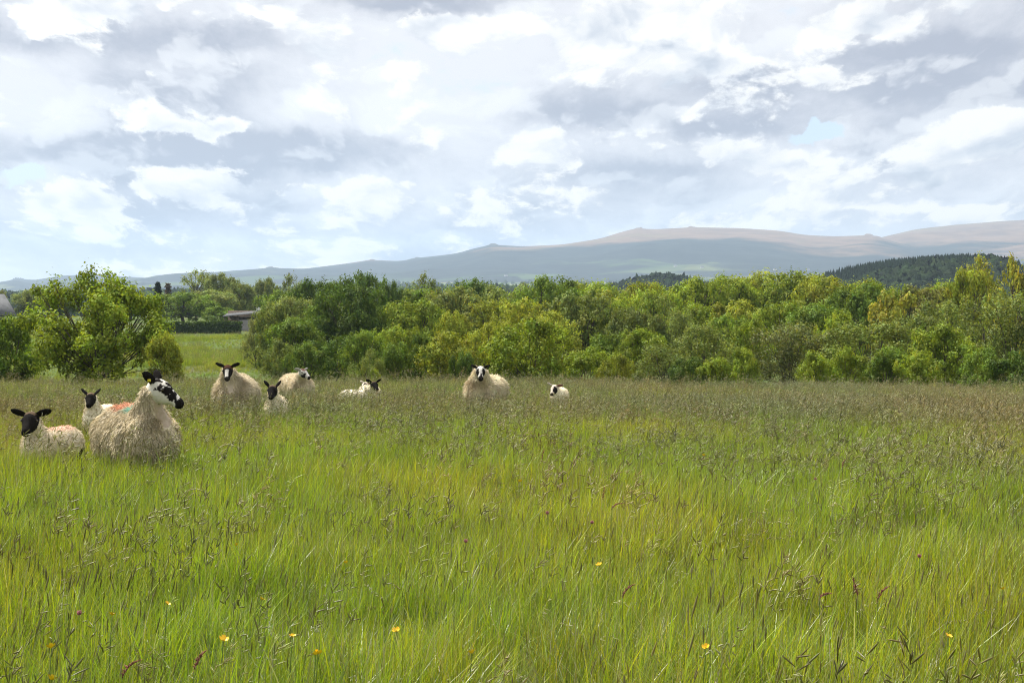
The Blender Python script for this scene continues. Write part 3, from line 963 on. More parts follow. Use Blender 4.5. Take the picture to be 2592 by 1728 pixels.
def build_far():
    r = np.random.default_rng(77)
    M_FW = wood_mat('far_wood_foliage', (0.050, 0.085, 0.026))
    M_CW = wood_mat('conifer_foliage', (0.014, 0.026, 0.013))
    # hedgerow trees and copses on the farmland
    cs = []
    for k in range(230):
        Y = math.exp(r.uniform(math.log(750), math.log(4600)))
        t0 = r.uniform(-.30, .34)
        n = int(r.uniform(8, 42))
        ang = r.normal(0, .22)
        L = r.uniform(60, 300)
        s = np.sort(r.uniform(-.5, .5, n))
        x = t0 * Y + s * L * math.cos(ang)
        y = Y + s * L * math.sin(ang) + r.normal(0, 4, n)
        cs.append(np.stack([x, y], -1))
    for k in range(26):
        Y = math.exp(r.uniform(math.log(900), math.log(4300)))
        n = 160
        a = r.uniform(0, 6.28, n)
        rr = np.sqrt(r.uniform(0, 1, n))
        t0 = r.uniform(-.30, .34)
        cs.append(np.stack([t0 * Y + rr * np.cos(a) * r.uniform(50, 150), Y + rr * np.sin(a) * 45], -1))
    xy = np.vstack(cs)
    on_hill = (np.abs(xy[:, 0] - 185) < 75) & (np.abs(xy[:, 1] - 960) < 230) | (np.abs(xy[:, 0] - 88) < 70) & (np.abs(xy[:, 1] - 1150) < 220)
    xy = xy[~on_hill]
    n = len(xy)
    h = r.uniform(4, 10, n)
    cent = np.stack([xy[:, 0], xy[:, 1], ground(xy[:, 0], xy[:, 1]) - .5], -1)
    tag(obj('hedgerow_trees', lump_mesh(cent, h * r.uniform(.4, .62, n), h, 1, M_FW, 'hedgerow_trees')),
        'hazy hedgerow trees and copses dotted over the distant farmland', 'far trees', kind='stuff')
    # wooded knoll left of centre right
    n = 900
    a, rr = r.uniform(0, 6.28, n), np.sqrt(r.uniform(0, 1, n))
    x, y = 88 + rr * np.cos(a) * 36, 1150 + rr * np.sin(a) * 120
    h = r.uniform(5, 8, n)
    tag(obj('knoll_wood', lump_mesh(np.stack([x, y, ground(x, y) - 1], -1), h * .5, h, 2, wood_mat('knoll_foliage', (0.020, 0.036, 0.016)), 'knoll_wood')),
        'small dark rounded wood on a knoll beyond the near trees', 'wood', kind='stuff')
    # conifer hill: broad-leaved lower slope, spires along the top
    n = 2600
    a, rr = r.uniform(0, 6.28, n), np.sqrt(r.uniform(0, 1, n))
    x, y = 186 + rr * np.cos(a) * 50, 940 + rr * np.sin(a) * 170
    low = (ground(x, y) < 9) | (y < 905)
    xl, yl = x[low], y[low]
    h = r.uniform(5, 9, len(xl))
    tag(obj('hillside_wood', lump_mesh(np.stack([xl, yl, ground(xl, yl) - 1], -1), h * .55, h, 3, wood_mat('hillside_foliage', (0.026, 0.044, 0.018)), 'hillside_wood')),
        'dark broad-leaved wood on the lower slope of the conifer hill', 'wood', kind='stuff')
    mb = MB()
    xh, yh = x[~low], y[~low]
    xh = np.concatenate([xh, r.uniform(142, 228, 800)])
    yh = np.concatenate([yh, r.uniform(915, 1010, 800)])
    keep = ground(xh, yh) > 4
    xh, yh = xh[keep], yh[keep]
    vs, fs = [], []
    nu = 6
    th = np.arange(nu) / nu * 2 * np.pi
    cnt = 0
    for (xx, yy) in zip(xh, yh):
        zb = float(ground(xx, yy))
        H = r.uniform(7.2, 9.2)
        R = H * r.uniform(.17, .24)
        tiers = 5
        for k in range(tiers):
            z0 = zb + H * (.10 + .16 * k)
            z1 = zb + H * min(1.0, .10 + .16 * k + .34)
            rk = R * (1 - k / (tiers + .3))
            ring = np.stack([xx + rk * np.cos(th + k) * r.uniform(.8, 1.2, nu), yy + rk * np.sin(th + k) * r.uniform(.8, 1.2, nu), z0 + r.uniform(-.03, .03, nu) * H], -1)
            vs.append(np.vstack([ring, [[xx, yy, z1]]]))
            fs.append(np.array([(j, (j + 1) % nu, nu) for j in range(nu)]) + cnt)
            cnt += nu + 1
    v = np.vstack(vs)
    me = mesh_from('conifer_wood', v, np.vstack(fs), M_CW)
    set_color(me, 'tint', np.repeat(r.uniform(.7, 1.3, (len(v) // (nu + 1), 1)) * np.ones(3), nu + 1, 0))
    tag(obj('conifer_wood', me), 'dark conifer plantation with spiky skyline on the hill at right', 'wood', kind='stuff')


build_far()


# ------------------------------------------------------------------ buildings
M_WHITE = plain_mat('whitewash', (0.72, 0.71, 0.67), .08, 3.0)
M_SLATE = plain_mat('slate', (0.11, 0.115, 0.13), .2, 4.0, .8, .1)
M_TIN = plain_mat('corrugated_tin', (0.12, 0.124, 0.13), .18, 1.6, .8, .1)
M_BRICKM = plain_mat('brickwork', (0.17, 0.085, 0.06), .3, 5.0)
M_RENDER = plain_mat('grey_render', (0.27, 0.265, 0.25), .12, 2.0)
M_GLASS = plain_mat('window_glass', (0.03, 0.035, 0.04), .1, 2.0, .1, .6)
M_TIMBER = plain_mat('timber', (0.11, 0.085, 0.065), .3, 4.0)


def gable(name, label, xp, yb, w, d, h, rh, Y, rz, wall, roof, windows=True, zbase=None):
    x = px(xp, Y)
    zb = (float(ground(x, Y)) if zbase is None else zbase) - .1
    root = thing(name, label, 'house', (x, Y, zb), rz)
    mb = MB()
    mb.add([(-w / 2, -d / 2, -1), (w / 2, -d / 2, -1), (w / 2, d / 2, -1), (-w / 2, d / 2, -1), (-w / 2, -d / 2, h), (w / 2, -d / 2, h), (w / 2, d / 2, h), (-w / 2, d / 2, h), (-w / 2, 0, h + rh), (w / 2, 0, h + rh)],
           [(0, 1, 5, 4), (2, 3, 7, 6)], [])
    mb.add([(w / 2, -d / 2, -1), (w / 2, d / 2, -1), (w / 2, d / 2, h), (w / 2, 0, h + rh), (w / 2, -d / 2, h), (-w / 2, -d / 2, -1), (-w / 2, d / 2, -1), (-w / 2, d / 2, h), (-w / 2, 0, h + rh), (-w / 2, -d / 2, h)],
           [(0, 1, 2, 4), (6, 5, 9, 7)], [(4, 2, 3), (9, 8, 7)])
    obj('wall', mb.mesh('house_wall', wall), root)
    rb = MB()
    ov, tk = .35, .16
    for s in (-1, 1):
        e = np.array([0, s * (d / 2 + ov), h - ov * rh / (d / 2)])
        r0 = np.array([0, 0, h + rh])
        up = np.array([0, 0, tk])
        L = np.array([w / 2 + ov, 0, 0])
        vs = [e - L + up * .3, e + L + up * .3, r0 + L + up * .3, r0 - L + up * .3, e - L + up * 1.3, e + L + up * 1.3, r0 + L + up * 1.3, r0 - L + up * 1.3]
        rb.add(vs, [(0, 3, 2, 1), (4, 5, 6, 7), (0, 1, 5, 4), (1, 2, 6, 5), (2, 3, 7, 6), (3, 0, 4, 7)])
    ro = obj('roof', rb.mesh('house_roof', roof), root)
    if windows:
        cb = MB()
        cb.box((-w / 2 + .2, -.4, h + rh * .5), (-w / 2 + 1.0, .4, h + rh + 1.0))
        obj('chimney', cb.mesh('chimney', M_BRICKM), ro)
        for wx in (-w * .3, 0, w * .3):
            wb = MB()
            wb.box((wx - .5, -d / 2 - .05, h * .45), (wx + .5, -d / 2 + .02, h * .8))
            wo = obj('window', wb.mesh('window_frame', M_WHITE), root)
            gb = MB()
            gb.box((wx - .4, -d / 2 - .07, h * .48), (wx + .4, -d / 2 - .055, h * .77))
            obj('pane', gb.mesh('window_pane', M_GLASS), wo)
    return root


gable('farmhouse', 'grey-roofed gabled farmhouse cut off by the left edge of the picture', -22, 812, 3.6, 3.0, 2.3, 1.9, 225, math.radians(62), M_RENDER, M_TIN)
gable('outhouse', 'small brick outhouse beside the gabled farmhouse at the left edge', 44, 815, 1.6, 1.8, .75, .35, 225, 0.1, M_BRICKM, M_SLATE, False)


def far_houses():
    # stand each where its line of sight meets the land
    from mathutils.bvhtree import BVHTree
    trees = []
    for o in bpy.data.objects:
        if o.name.split('.')[0] in ('ground', 'moor_hill'):
            me = o.data
            trees.append(BVHTree.FromPolygons([v.co.copy() for v in me.vertices], [tuple(p.vertices) for p in me.polygons]))
    xs = [936, 1281, 1467, 1710, 1777, 1962, 2045]
    for xp, yp in ((1710, 675), (1777, 678), (1962, 684), (936, 689), (1281, 699), (2045, 683), (1467, 716)):
        d = Vector(((xp - HORX) / FPX, 1.0, (HORY - yp) / FPX)).normalized()
        hits = [t.ray_cast(Vector((0, 0, EYE)), d)[0] for t in trees]
        hits = [h for h in hits if h is not None]
        if not hits:
            continue
        h = min(hits, key=lambda q: q.y)
        s_ = .5 * min(1.6, h.y / 4200)
        gable('farmhouse', 'tiny white farmhouse far off below the moor, %s from the left' % ORD[xs.index(xp)], xp, yp, 14 * s_, 7 * s_, 5 * s_, 3 * s_, h.y, .2, M_WHITE, M_SLATE, False, zbase=h.z)


far_houses()


def build_shed():
    Y = 236.0
    x0, x1 = px(568, Y), px(688, Y)
    xc = (x0 + x1) / 2
    zb = pz(826, Y)
    W = x1 - x0
    root = thing('open_shed', 'low open-fronted shed with sloping grey tin roof beyond the hedge', 'shed', (xc, Y, zb))
    w2 = W / 2
    bx_ = MB()
    bx_.box((-w2, -.05, -1.6), (-w2 * .42, .05, .72))
    obj('brick_wall', bx_.mesh('shed_brick', M_BRICKM), root)
    bx_ = MB()
    bx_.box((-w2 * .415, -.06, -1.6), (w2 * .15, .04, .78))
    obj('panel', bx_.mesh('shed_panel', M_RENDER), root)
    bx_ = MB()
    bx_.box((-w2, 2.9, -1.6), (w2, 3.0, 1.9))
    bx_.box((w2 - .1, 0.1, -1.6), (w2, 2.89, 1.9))
    obj('back_wall', bx_.mesh('shed_back', M_TIMBER), root)
    for fx in (-w2 + .06, -w2 * .42, w2 * .15, w2 * .6):
        pb = MB()
        pb.box((fx - .06, -.2, -1.6), (fx + .06, -.08, 1.25 + .35 * (fx + w2) / W))
        obj('post', pb.mesh('shed_post', M_TIMBER), root)
    n = 40
    xs = np.linspace(-w2 - .2, w2 * .22, n)
    zt = 1.22 + .55 * (xs + w2) / W
    rip = .025 * np.where(np.arange(n) % 2, 1, -1)
    v = np.vstack([np.stack([xs, np.full(n, -.5), zt + rip], -1), np.stack([xs, np.full(n, 3.2), zt + rip + .35], -1),
                   np.stack([xs, np.full(n, -.5), zt + rip - .05], -1), np.stack([xs, np.full(n, 3.2), zt + rip + .30], -1)])
    q = [(i, i + 1, n + i + 1, n + i) for i in range(n - 1)] + [(2 * n + i + 1, 2 * n + i, 3 * n + i, 3 * n + i + 1) for i in range(n - 1)] + [(i + 1, i, 2 * n + i, 2 * n + i + 1) for i in range(n - 1)]
    obj('roof', mesh_from('shed_roof', v, np.array(q), M_TIN), root)
    rb = MB()
    a = w2 * .24
    rb.add([(a, -.4, 1.35), (w2 + .2, -.4, 1.62), (w2 + .2, 2.9, 2.55), (a, 2.9, 2.3), (a, -.4, 1.27), (w2 + .2, -.4, 1.54), (w2 + .2, 2.9, 2.47), (a, 2.9, 2.22)],
           [(0, 1, 2, 3), (7, 6, 5, 4), (0, 4, 5, 1), (1, 5, 6, 2), (2, 6, 7, 3), (3, 7, 4, 0)])
    obj('side_roof', rb.mesh('shed_side_roof', M_SLATE), root)
    place_tree('shrub', 'low rough bramble mound in front of the brick end of the shed', 'bush', 'soft', 520, 812, 30, 232, 'shrub')


build_shed()

# ------------------------------------------------------------------ sheep
def smin(a, b, k):
    h = np.clip(0.5 + 0.5 * (b - a) / k, 0, 1)
    return b * (1 - h) + a * h - k * h * (1 - h)


def sd_ell(P, c, r):
    q = (P - np.asarray(c, np.float32)) / np.asarray(r, np.float32)
    k0 = np.sqrt((q * q).sum(-1)) + 1e-6
    q2 = q / np.asarray(r, np.float32)
    k1 = np.sqrt((q2 * q2).sum(-1)) + 1e-6
    return k0 * (k0 - 1) / k1


def sd_cone(P, a, b, ra, rb):
    a, b = np.asarray(a, np.float32), np.asarray(b, np.float32)
    ab = b - a
    t = np.clip(((P - a) @ ab) / (ab @ ab), 0, 1)
    d = P - a - t[..., None] * ab
    return np.sqrt((d * d).sum(-1)) - (ra + (rb - ra) * t)


def sd_ear(P, c, L, e, wdir, sgn):
    """flat leaf-shaped ear"""
    e = e / np.linalg.norm(e)
    w_ = wdir - e * (wdir @ e)
    w_ /= np.linalg.norm(w_)
    n_ = np.cross(e, w_)
    q = P - c
    loc = np.stack([q @ e.astype(np.float32), q @ w_.astype(np.float32), q @ n_.astype(np.float32)], -1)
    return sd_ell(loc, (L * .5, 0, 0), (L * .56, L * .30, .0135))


def surface_nets(f, lo, h):
    nx, ny, nz = f.shape
    ins = f < 0
    corner = [(a, b, c) for a in (0, 1) for b in (0, 1) for c in (0, 1)]
    sl = lambda A, o: A[o[0]:nx - 1 + o[0], o[1]:ny - 1 + o[1], o[2]:nz - 1 + o[2]]
    cnt = sum(sl(ins, o).astype(np.int8) for o in corner)
    act = (cnt > 0) & (cnt < 8)
    ci = np.argwhere(act)
    acc = np.zeros((len(ci), 3))
    num = np.zeros(len(ci))
    for ax in range(3):
        for o in corner:
            if o[ax]:
                continue
            o2 = list(o)
            o2[ax] = 1
            fa = f[ci[:, 0] + o[0], ci[:, 1] + o[1], ci[:, 2] + o[2]]
            fb = f[ci[:, 0] + o2[0], ci[:, 1] + o2[1], ci[:, 2] + o2[2]]
            cr = (fa < 0) != (fb < 0)
            t = np.where(cr, fa / np.where(cr, fa - fb, 1), 0)
            p = np.array(o, float)[None] + 0 * acc
            p[:, ax] += t
            acc += p * cr[:, None]
            num += cr
    v = lo + h * (ci + acc / num[:, None])
    idx = -np.ones(act.shape, np.int64)
    idx[act] = np.arange(len(ci))
    quads = []
    for ax in range(3):
        a1, a2 = (ax + 1) % 3, (ax + 2) % 3
        s0 = [slice(1, n - 1) for n in f.shape]
        s1 = list(s0)
        s0[ax] = slice(0, f.shape[ax] - 1)
        s1[ax] = slice(1, f.shape[ax])
        A, B = ins[tuple(s0)], ins[tuple(s1)]
        e = np.argwhere(A != B)
        off = np.array([1, 1, 1])
        off[ax] = 0
        e0 = e + off
        fl = A[tuple(e.T)]
        c = []
        for (d1, d2) in ((-1, -1), (0, -1), (0, 0), (-1, 0)):
            q = e0.copy()
            q[:, a1] += d1
            q[:, a2] += d2
            c.append(idx[q[:, 0], q[:, 1], q[:, 2]])
        c = np.stack(c, -1)
        c[~fl] = c[~fl][:, ::-1]
        quads.append(c)
    return v, np.vstack(quads)


def wool_mat():
    m, g, out = new_mat('sheep_coat')
    at = g.attr('coat')[0]
    n = g.noise(g.n.new('ShaderNodeTexCoord').outputs['Object'], 38.0, 4, 0.65)
    c = g.mix(g.m('MULTIPLY', g.step(n, .6, .3), .35), at, g.mix(1.0, at, (.72, .66, .55), 'MULTIPLY'))
    principled(g, out, c, .95, .04, bump(g, n, .6, .012))
    return m


def lock_mat():
    m, g, out = new_mat('fleece_locks')
    at = g.attr('coat')[0]
    d = g.n.new('ShaderNodeBsdfDiffuse')
    g.l.new(at, d.inputs[0])
    tr = g.n.new('ShaderNodeBsdfTranslucent')
    g.l.new(at, tr.inputs[0])
    mx = g.n.new('ShaderNodeMixShader')
    mx.inputs[0].default_value = .45
    g.l.new(d.outputs[0], mx.inputs[1])
    g.l.new(tr.outputs[0], mx.inputs[2])
    g.l.new(mx.outputs[0], out.inputs[0])
    return m


M_WOOL, M_LOCK = wool_mat(), lock_mat()
M_EYE = plain_mat('eye', (0.03, 0.02, 0.012), .1, 40.0, .15, .6)
M_TAGY = plain_mat('ear_tag_yellow', (0.75, 0.62, 0.04), .05, 40.0, .5, .4)
CREAM = np.array([.88, .80, .635])
BLACK = np.array([.014, .0125, .012])
WHITE = np.array([.62, .60, .55])


def make_sheep(name, label, cat, xp, Y, fwd, body, head_px, head_dir, ears, face, seed, h, hs=1.0, nlock=2500, locklen=.07, marks=None,
               wool=CREAM, bare_neck=None, ear_len=.135, sink=0.0, group=None, ruff=True, eartag=False, bare_thr=.07):
    r = np.random.default_rng(seed)
    x0 = px(xp, Y)
    zg = float(ground(x0, Y)) - sink
    rz = math.atan2(fwd[1], fwd[0])
    cr, sr = math.cos(-rz), math.sin(-rz)
    R = np.array([[cr, -sr, 0], [sr, cr, 0], [0, 0, 1.0]])
    hd = R @ (np.array(head_dir, float) / np.linalg.norm(head_dir))
    hx_ = px(head_px[0], Y) - x0
    bl, bw, bh, cz = body['bl'], body['bw'], body['bh'], body['cz']
    lead = body.get('lead', bl * 1.05)
    # head centre: sideways from the photo, forward by the neck's reach
    f2 = np.array(fwd) / np.linalg.norm(fwd)
    hz = pz(head_px[1], Y) - zg
    want = np.array([hx_, 0.0, 0.0])
    side = R @ np.array([1.0, 0, 0])
    base = np.array([lead, 0, 0])
    Xb = (np.linalg.inv(R) @ base)[0]
    hc = base + np.array([0, 1, 0]) * ((hx_ - Xb) / (side[1] if abs(side[1]) > .25 else .25 * np.sign(side[1] + 1e-6))) * 1.0
    hc[1] = np.clip(hc[1], -bw * 1.2, bw * 1.2)
    rem = hx_ - (np.linalg.inv(R) @ hc)[0]
    hc[0] += np.clip(rem * side[0], -.15, .15)
    hc[2] = hz
    fx = hd
    up = np.array([0, 0, 1.0]) - fx * fx[2]
    up /= np.linalg.norm(up)
    ly = np.cross(up, fx)
    B = np.stack([fx, ly, up]).astype(np.float32)       # rows: head axes
    ns = (hc - fx * .035 * hs - up * .05 * hs)           # where the neck meets the skull
    nb = np.array([bl * .62, 0, cz + bh * .28])
    wamp, wf = body.get('wamp', .018), body.get('wfreq', 11.0)

    def parts(P):
        P = P.astype(np.float32)
        t = sd_ell(P, (0, 0, cz), (bl, bw, bh))
        t = smin(t, sd_ell(P, (bl * .60, 0, cz - .015), (bl * .52, bw * .86, bh * .98)), .07)
        t = smin(t, sd_ell(P, (-bl * .60, 0, cz + .012), (bl * .52, bw * .94, bh * .95)), .07)
        nk = sd_cone(P, nb, ns, body['n0'], body['n1'])
        if ruff:
            mid = nb * .55 + ns * .45
            t = smin(t, sd_cone(P, nb, mid, body['n0'] * 1.15, body['n1'] * 1.35), .09)
        t = smin(t, nk, .07)
        if wamp:
            t = t - wamp * (fbm(P[..., 0] * wf, P[..., 1] * wf, P[..., 2] * wf * .8, seed, 2) * 1.3).astype(np.float32)
        lg = None
        for sx_, sgn in ((1, 1), (1, -1), (-1, 1), (-1, -1)):
            yy = sgn * bw * .5
            if sx_ > 0:
                pts = [((bl * .66, yy, cz - bh * .4), .07 * bw / .27 + .015), ((bl * .70, yy, cz * .45), .036), ((bl * .67, yy, .05), .026), ((bl * .70, yy, .0), .033)]
            else:
                pts = [((-bl * .72, yy, cz - bh * .2), .09 * bw / .27 + .015), ((-bl * .55, yy, cz * .62), .06), ((-bl * .92, yy, cz * .38), .034), ((-bl * .86, yy, .05), .025), ((-bl * .82, yy, .0), .033)]
            for (a, ra), (b, rb) in zip(pts[:-1], pts[1:]):
                d = sd_cone(P, a, b, ra, rb)
                lg = d if lg is None else smin(lg, d, .02)
        q = ((P - hc.astype(np.float32)) @ B.T) / hs
        hd_ = sd_ell(q, (0, 0, 0), (.092, .066, .074))
        hd_ = smin(hd_, sd_ell(q, (.05, 0, -.036), (.082, .050, .056)), .03)
        hd_ = smin(hd_, sd_cone(q, (.05, 0, .004), (.172, 0, -.028), .056, .039), .03)
        hd_ = smin(hd_, sd_ell(q, (.192, 0, -.036), (.030, .037, .034)), .02)
        for sgn in (1, -1):
            hd_ = smin(hd_, sd_ell(q, (.045, sgn * .054, .022), (.024, .017, .017)), .015)
        er = None
        for sgn, ed in ((1, ears[0]), (-1, ears[1])):
            d = sd_ear(q, np.array([-.03, sgn * .045, .036], np.float32), ear_len, np.array(ed, float), np.array([0.35, 0, 1.0]) if abs(ed[2]) < .6 else np.array([.8, sgn * .6, 0.2]), sgn)
            er = d if er is None else np.minimum(er, d)
        hd_ = smin(hd_, er, .014)
        return t, lg, hd_ * hs, er * hs, q
    lo = np.array([-bl * 1.25 - .05, -max(bw + .08, abs(hc[1]) + .24 * hs), -.035])
    hi = np.array([max(bl * 1.2, hc[0] + .27 * hs), max(bw + .08, abs(hc[1]) + .24 * hs), max(hc[2] + .24 * hs, cz + bh + .08)])
    n = np.ceil((hi - lo) / h).astype(int) + 1
    gx, gy, gz = (lo[i] + h * np.arange(n[i]) for i in range(3))
    G = np.stack(np.meshgrid(gx, gy, gz, indexing='ij'), -1).astype(np.float32)
    t, lg, hh, er, q = parts(G)
    f = smin(smin(t, lg, .03), hh, .022)
    v, fq = surface_nets(f.astype(np.float64), lo, h)
    t, lg, hh, er, q = parts(v)
    col = np.tile(np.asarray(wool, float), (len(v), 1))
    nz_ = fbm(v[:, 0] * 7, v[:, 1] * 7, v[:, 2] * 7, seed + 3, 3)
    col *= (1 + .18 * nz_)[:, None]
    woolm = (t < lg) & (t < hh)
    # greasy brownish staining on the chest and throat wool
    st = np.clip(sstep(bl * .45, bl * 1.0, v[:, 0]) * sstep(.25, -.6, nz_) * .8, 0, 1) * (v[:, 2] < cz + bh * .9)
    col = col * (1 - st[:, None] * np.array([.28, .36, .48])) if ruff else col
    if bare_neck is not None:
        L_ = sd_cone(v, nb, ns, .0, .0)
        along = np.clip(((v - nb) @ (ns - nb)) / ((ns - nb) @ (ns - nb)), 0, 1.2)
        axp = nb + along[:, None] * (ns - nb)
        fr = (v - axp) @ (fx * np.array([.7, .7, .2]) + np.array([.55, 0, 0]))
        bm = (along > .30) & woolm & (fr > .05 + .03 * nz_) & (np.abs((v - axp) @ ly) < bare_thr + .03 * nz_)
        col[bm] = np.asarray(bare_neck) * (1 + .1 * nz_[bm])[:, None]
    else:
        bm = np.zeros(len(v), bool)
    leg = (lg <= t) & (lg < hh)
    col[leg] = BLACK * 2 if face.__name__ != 'face_pale' else WHITE * .7
    fm = hh <= np.minimum(t, lg) + .006
    fc = face(q, er < .004, r, seed)
    col[fm] = fc[fm]
    if marks:
        for (mc, mr, mcol, amt) in marks:
            dd = np.sqrt((((v - np.array(mc)) / np.array(mr)) ** 2).sum(-1)) + .35 * nz_
            k_ = (sstep(1.05, .55, dd) * amt * woolm)[:, None]
            col = col * (1 - k_) + np.array(mcol) * k_
    me = mesh_from(name, v, fq, M_WOOL, True)
    set_color(me, 'coat', np.clip(col, 0, 1))
    root = obj(name, me, None, (x0, Y, zg), (0, 0, rz))
    tag(root, label, cat, group)
    # fleece: tapering locks that hang and clump
    nrm = np.empty(len(v) * 3, np.float32)
    me.vertices.foreach_get('normal', nrm)
    nrm = nrm.reshape(-1, 3).astype(float)
    ok = np.where(woolm & ~fm & ~bm & (v[:, 2] > cz - bh * 1.02))[0]
    pick = r.choice(ok, min(nlock, len(ok)), replace=nlock > len(ok))
    p0, n0 = v[pick] + r.normal(size=(len(pick), 3)) * h * .4, nrm[pick]
    cl = np.stack([fbm(p0[:, 0] * 9, p0[:, 1] * 9, p0[:, 2] * 9, seed + 40 + i, 2) for i in range(3)], -1)
    flow = np.array([-.35, 0, -.75])
    d = flow - n0 * (n0 @ flow)[:, None]
    d = n0 * body.get('lift', .55) + d * .95 + cl * 1.25 + r.normal(size=d.shape) * .25
    d /= np.linalg.norm(d, axis=1)[:, None]
    L = locklen * r.uniform(.55, 1.35, len(pick))
    rad = np.maximum(locklen * .075, .0040) * r.uniform(.7, 1.3, len(pick))
    a = np.cross(d, n0 + r.normal(size=d.shape) * .1)
    a /= np.linalg.norm(a, axis=1)[:, None] + 1e-9
    b = np.cross(d, a)
    rings = []
    for s_, w_ in ((-.15, .8), (.35, 1.0), (.75, .6)):
        c_ = p0 + d * (L * s_)[:, None] - np.array([0, 0, 1]) * (L * max(s_, 0) ** 2 * .35)[:, None] + a * (L * .12 * math.sin(s_ * 5))[:, None]
        for k_ in range(3):
            th = k_ * 2.0944
            rings.append(c_ + (a * math.cos(th) + b * math.sin(th) * .7) * (rad * w_)[:, None])
    tip = p0 + d * (L * 1.05)[:, None] - np.array([0, 0, 1]) * (L * .4)[:, None]
    V = np.stack(rings + [tip], 1).reshape(-1, 3)
    q_, t_ = [], []
    for i in range(2):
        for k_ in range(3):
            q_.append((i * 3 + k_, i * 3 + (k_ + 1) % 3, i * 3 + 3 + (k_ + 1) % 3, i * 3 + 3 + k_))
    for k_ in range(3):
        t_.append((6 + k_, 6 + (k_ + 1) % 3, 9))
    o_ = (np.arange(len(pick)) * 10)[:, None, None]
    lm = mesh_from('fleece', V, [(np.array(q_)[None] + o_).reshape(-1, 4), (np.array(t_)[None] + o_).reshape(-1, 3)], M_LOCK, True)
    lc = col[pick] * r.uniform(.92, 1.10, (len(pick), 1))
    set_color(lm, 'coat', np.clip(np.repeat(lc, 10, 0), 0, 1))
    obj('fleece', lm, root)
    # eyes
    for sgn in (1, -1):
        c = hc + hs * (B.T @ np.array([.052, sgn * .066, .020]))
        mb = MB()
        th, ph = np.meshgrid(np.linspace(0, 2 * np.pi, 9)[:-1], np.linspace(.15, np.pi - .15, 6), indexing='ij')
        s = np.stack([np.sin(ph) * np.cos(th), np.sin(ph) * np.sin(th), np.cos(ph)], -1).reshape(-1, 3) * .0125 * hs + c
        qq = [(i * 6 + j, ((i + 1) % 8) * 6 + j, ((i + 1) % 8) * 6 + j + 1, i * 6 + j + 1) for i in range(8) for j in range(5)]
        mb.add(s, qq)
        obj('eye', mb.mesh('eye', M_EYE, True), root)
    if eartag:
        sgn, ed = (-1, np.array(ears[1], float))
        ed /= np.linalg.norm(ed)
        c = hc + hs * (B.T @ (np.array([-.03, sgn * .045, .036]) + ed * .055)) + np.linalg.inv(R.T).T @ np.zeros(3)
        cw = c + R @ np.array([0, -.016, -.02])
        mb = MB()
        mb.box(cw - .011, cw + .011)
        obj('ear_tag', mb.mesh('ear_tag', M_TAGY), root)
    return root


def face_mottled(q, ear, r, seed):
    """white face with black blotches, black ears and nose"""
    x, y, z = q[:, 0], q[:, 1], q[:, 2]
    n = fbm(x * 19 + 3, y * 15, z * 19, seed, 3)
    blk = (n > .14) & (z > -.03) | (n > .30)
    blk |= (np.abs(x - .055) < .045) & (z > .0) & (z < .05) & (n > -.25)          # round the eye
    blk |= (x > .10) & (x < .15) & (z > -.035) & (z < .01) & (n > -.2)
    blk |= (x > .178)
    blk |= (x < .02) & (z > .055) & (n > -.2)
    blk |= ear & (x < .01)
    c = np.where(blk[:, None], BLACK, WHITE * 1.08)
    return c


def face_blaze(q, ear, r, seed):
    x, y, z = q[:, 0], q[:, 1], q[:, 2]
    n = fbm(x * 16, y * 16, z * 16, seed, 3)
    brown = np.array([.060, .028, .018])
    c = np.where((x < .05)[:, None], brown, BLACK * 1.3)
    bl = (np.abs(y + .008) < .026 + .02 * n) & (x > .075) & (z > -.05) & (x < .19)
    c = np.where(bl[:, None], WHITE * .85, c)
    c = np.where((z < -.06)[:, None] & (~ear)[:, None], WHITE * .8, c)
    c = np.where((x > .2)[:, None], BLACK * 2.5, c)
    return np.where(ear[:, None], BLACK * 1.6, c)


def face_grey(q, ear, r, seed):
    x, y, z = q[:, 0], q[:, 1], q[:, 2]
    n = fbm(x * 16, y * 16, z * 16, seed, 3)
    c = np.tile(WHITE * .85, (len(x), 1))
    c = np.where(((x > .03) & (x < .13) & (np.abs(y) > .022) & (n > -.25))[:, None], BLACK * 2, c)
    c = np.where(((x < .06) & (z > .05))[:, None], np.array([.12, .07, .055]), c)
    c = np.where((x > .195)[:, None], BLACK * 2, c)
    return np.where(ear[:, None], WHITE * .72, c)


def face_panda(q, ear, r, seed):
    x, y, z = q[:, 0], q[:, 1], q[:, 2]
    c = np.tile(WHITE * 1.05, (len(x), 1))
    c = np.where(((x > .015) & (x < .135) & (np.abs(y) > .026) & (z > -.045))[:, None], BLACK, c)
    c = np.where((x > .172)[:, None], BLACK, c)
    c = np.where(((x > .12) & (np.abs(y - .008) < .014) & (z > -.02))[:, None], BLACK * 2, c)
    return np.where(ear[:, None], BLACK * 1.5, c)


def face_black(q, ear, r, seed):
    x, y, z = q[:, 0], q[:, 1], q[:, 2]
    n = fbm(x * 14, y * 14, z * 14, seed, 3)
    c = BLACK * (1 + .5 * n)[:, None]
    c = np.where(((x < .02) & (z > .05) & ~ear)[:, None], np.array([.12, .085, .055]) * (1 + .5 * n)[:, None], c)
    return c


def face_pale(q, ear, r, seed):
    x, y, z = q[:, 0], q[:, 1], q[:, 2]
    c = np.tile(np.array([.60, .52, .43]), (len(x), 1))
    c = np.where(((x > .03) & (x < .15) & (y > .012))[:, None], BLACK * 1.5, c)
    c = np.where((x > .185)[:, None], BLACK * 3, c)
    c = np.where((ear & (y > 0))[:, None], np.array([.22, .10, .08]), c)
    return np.where((ear & (y <= 0))[:, None], np.array([.62, .55, .47]), c)


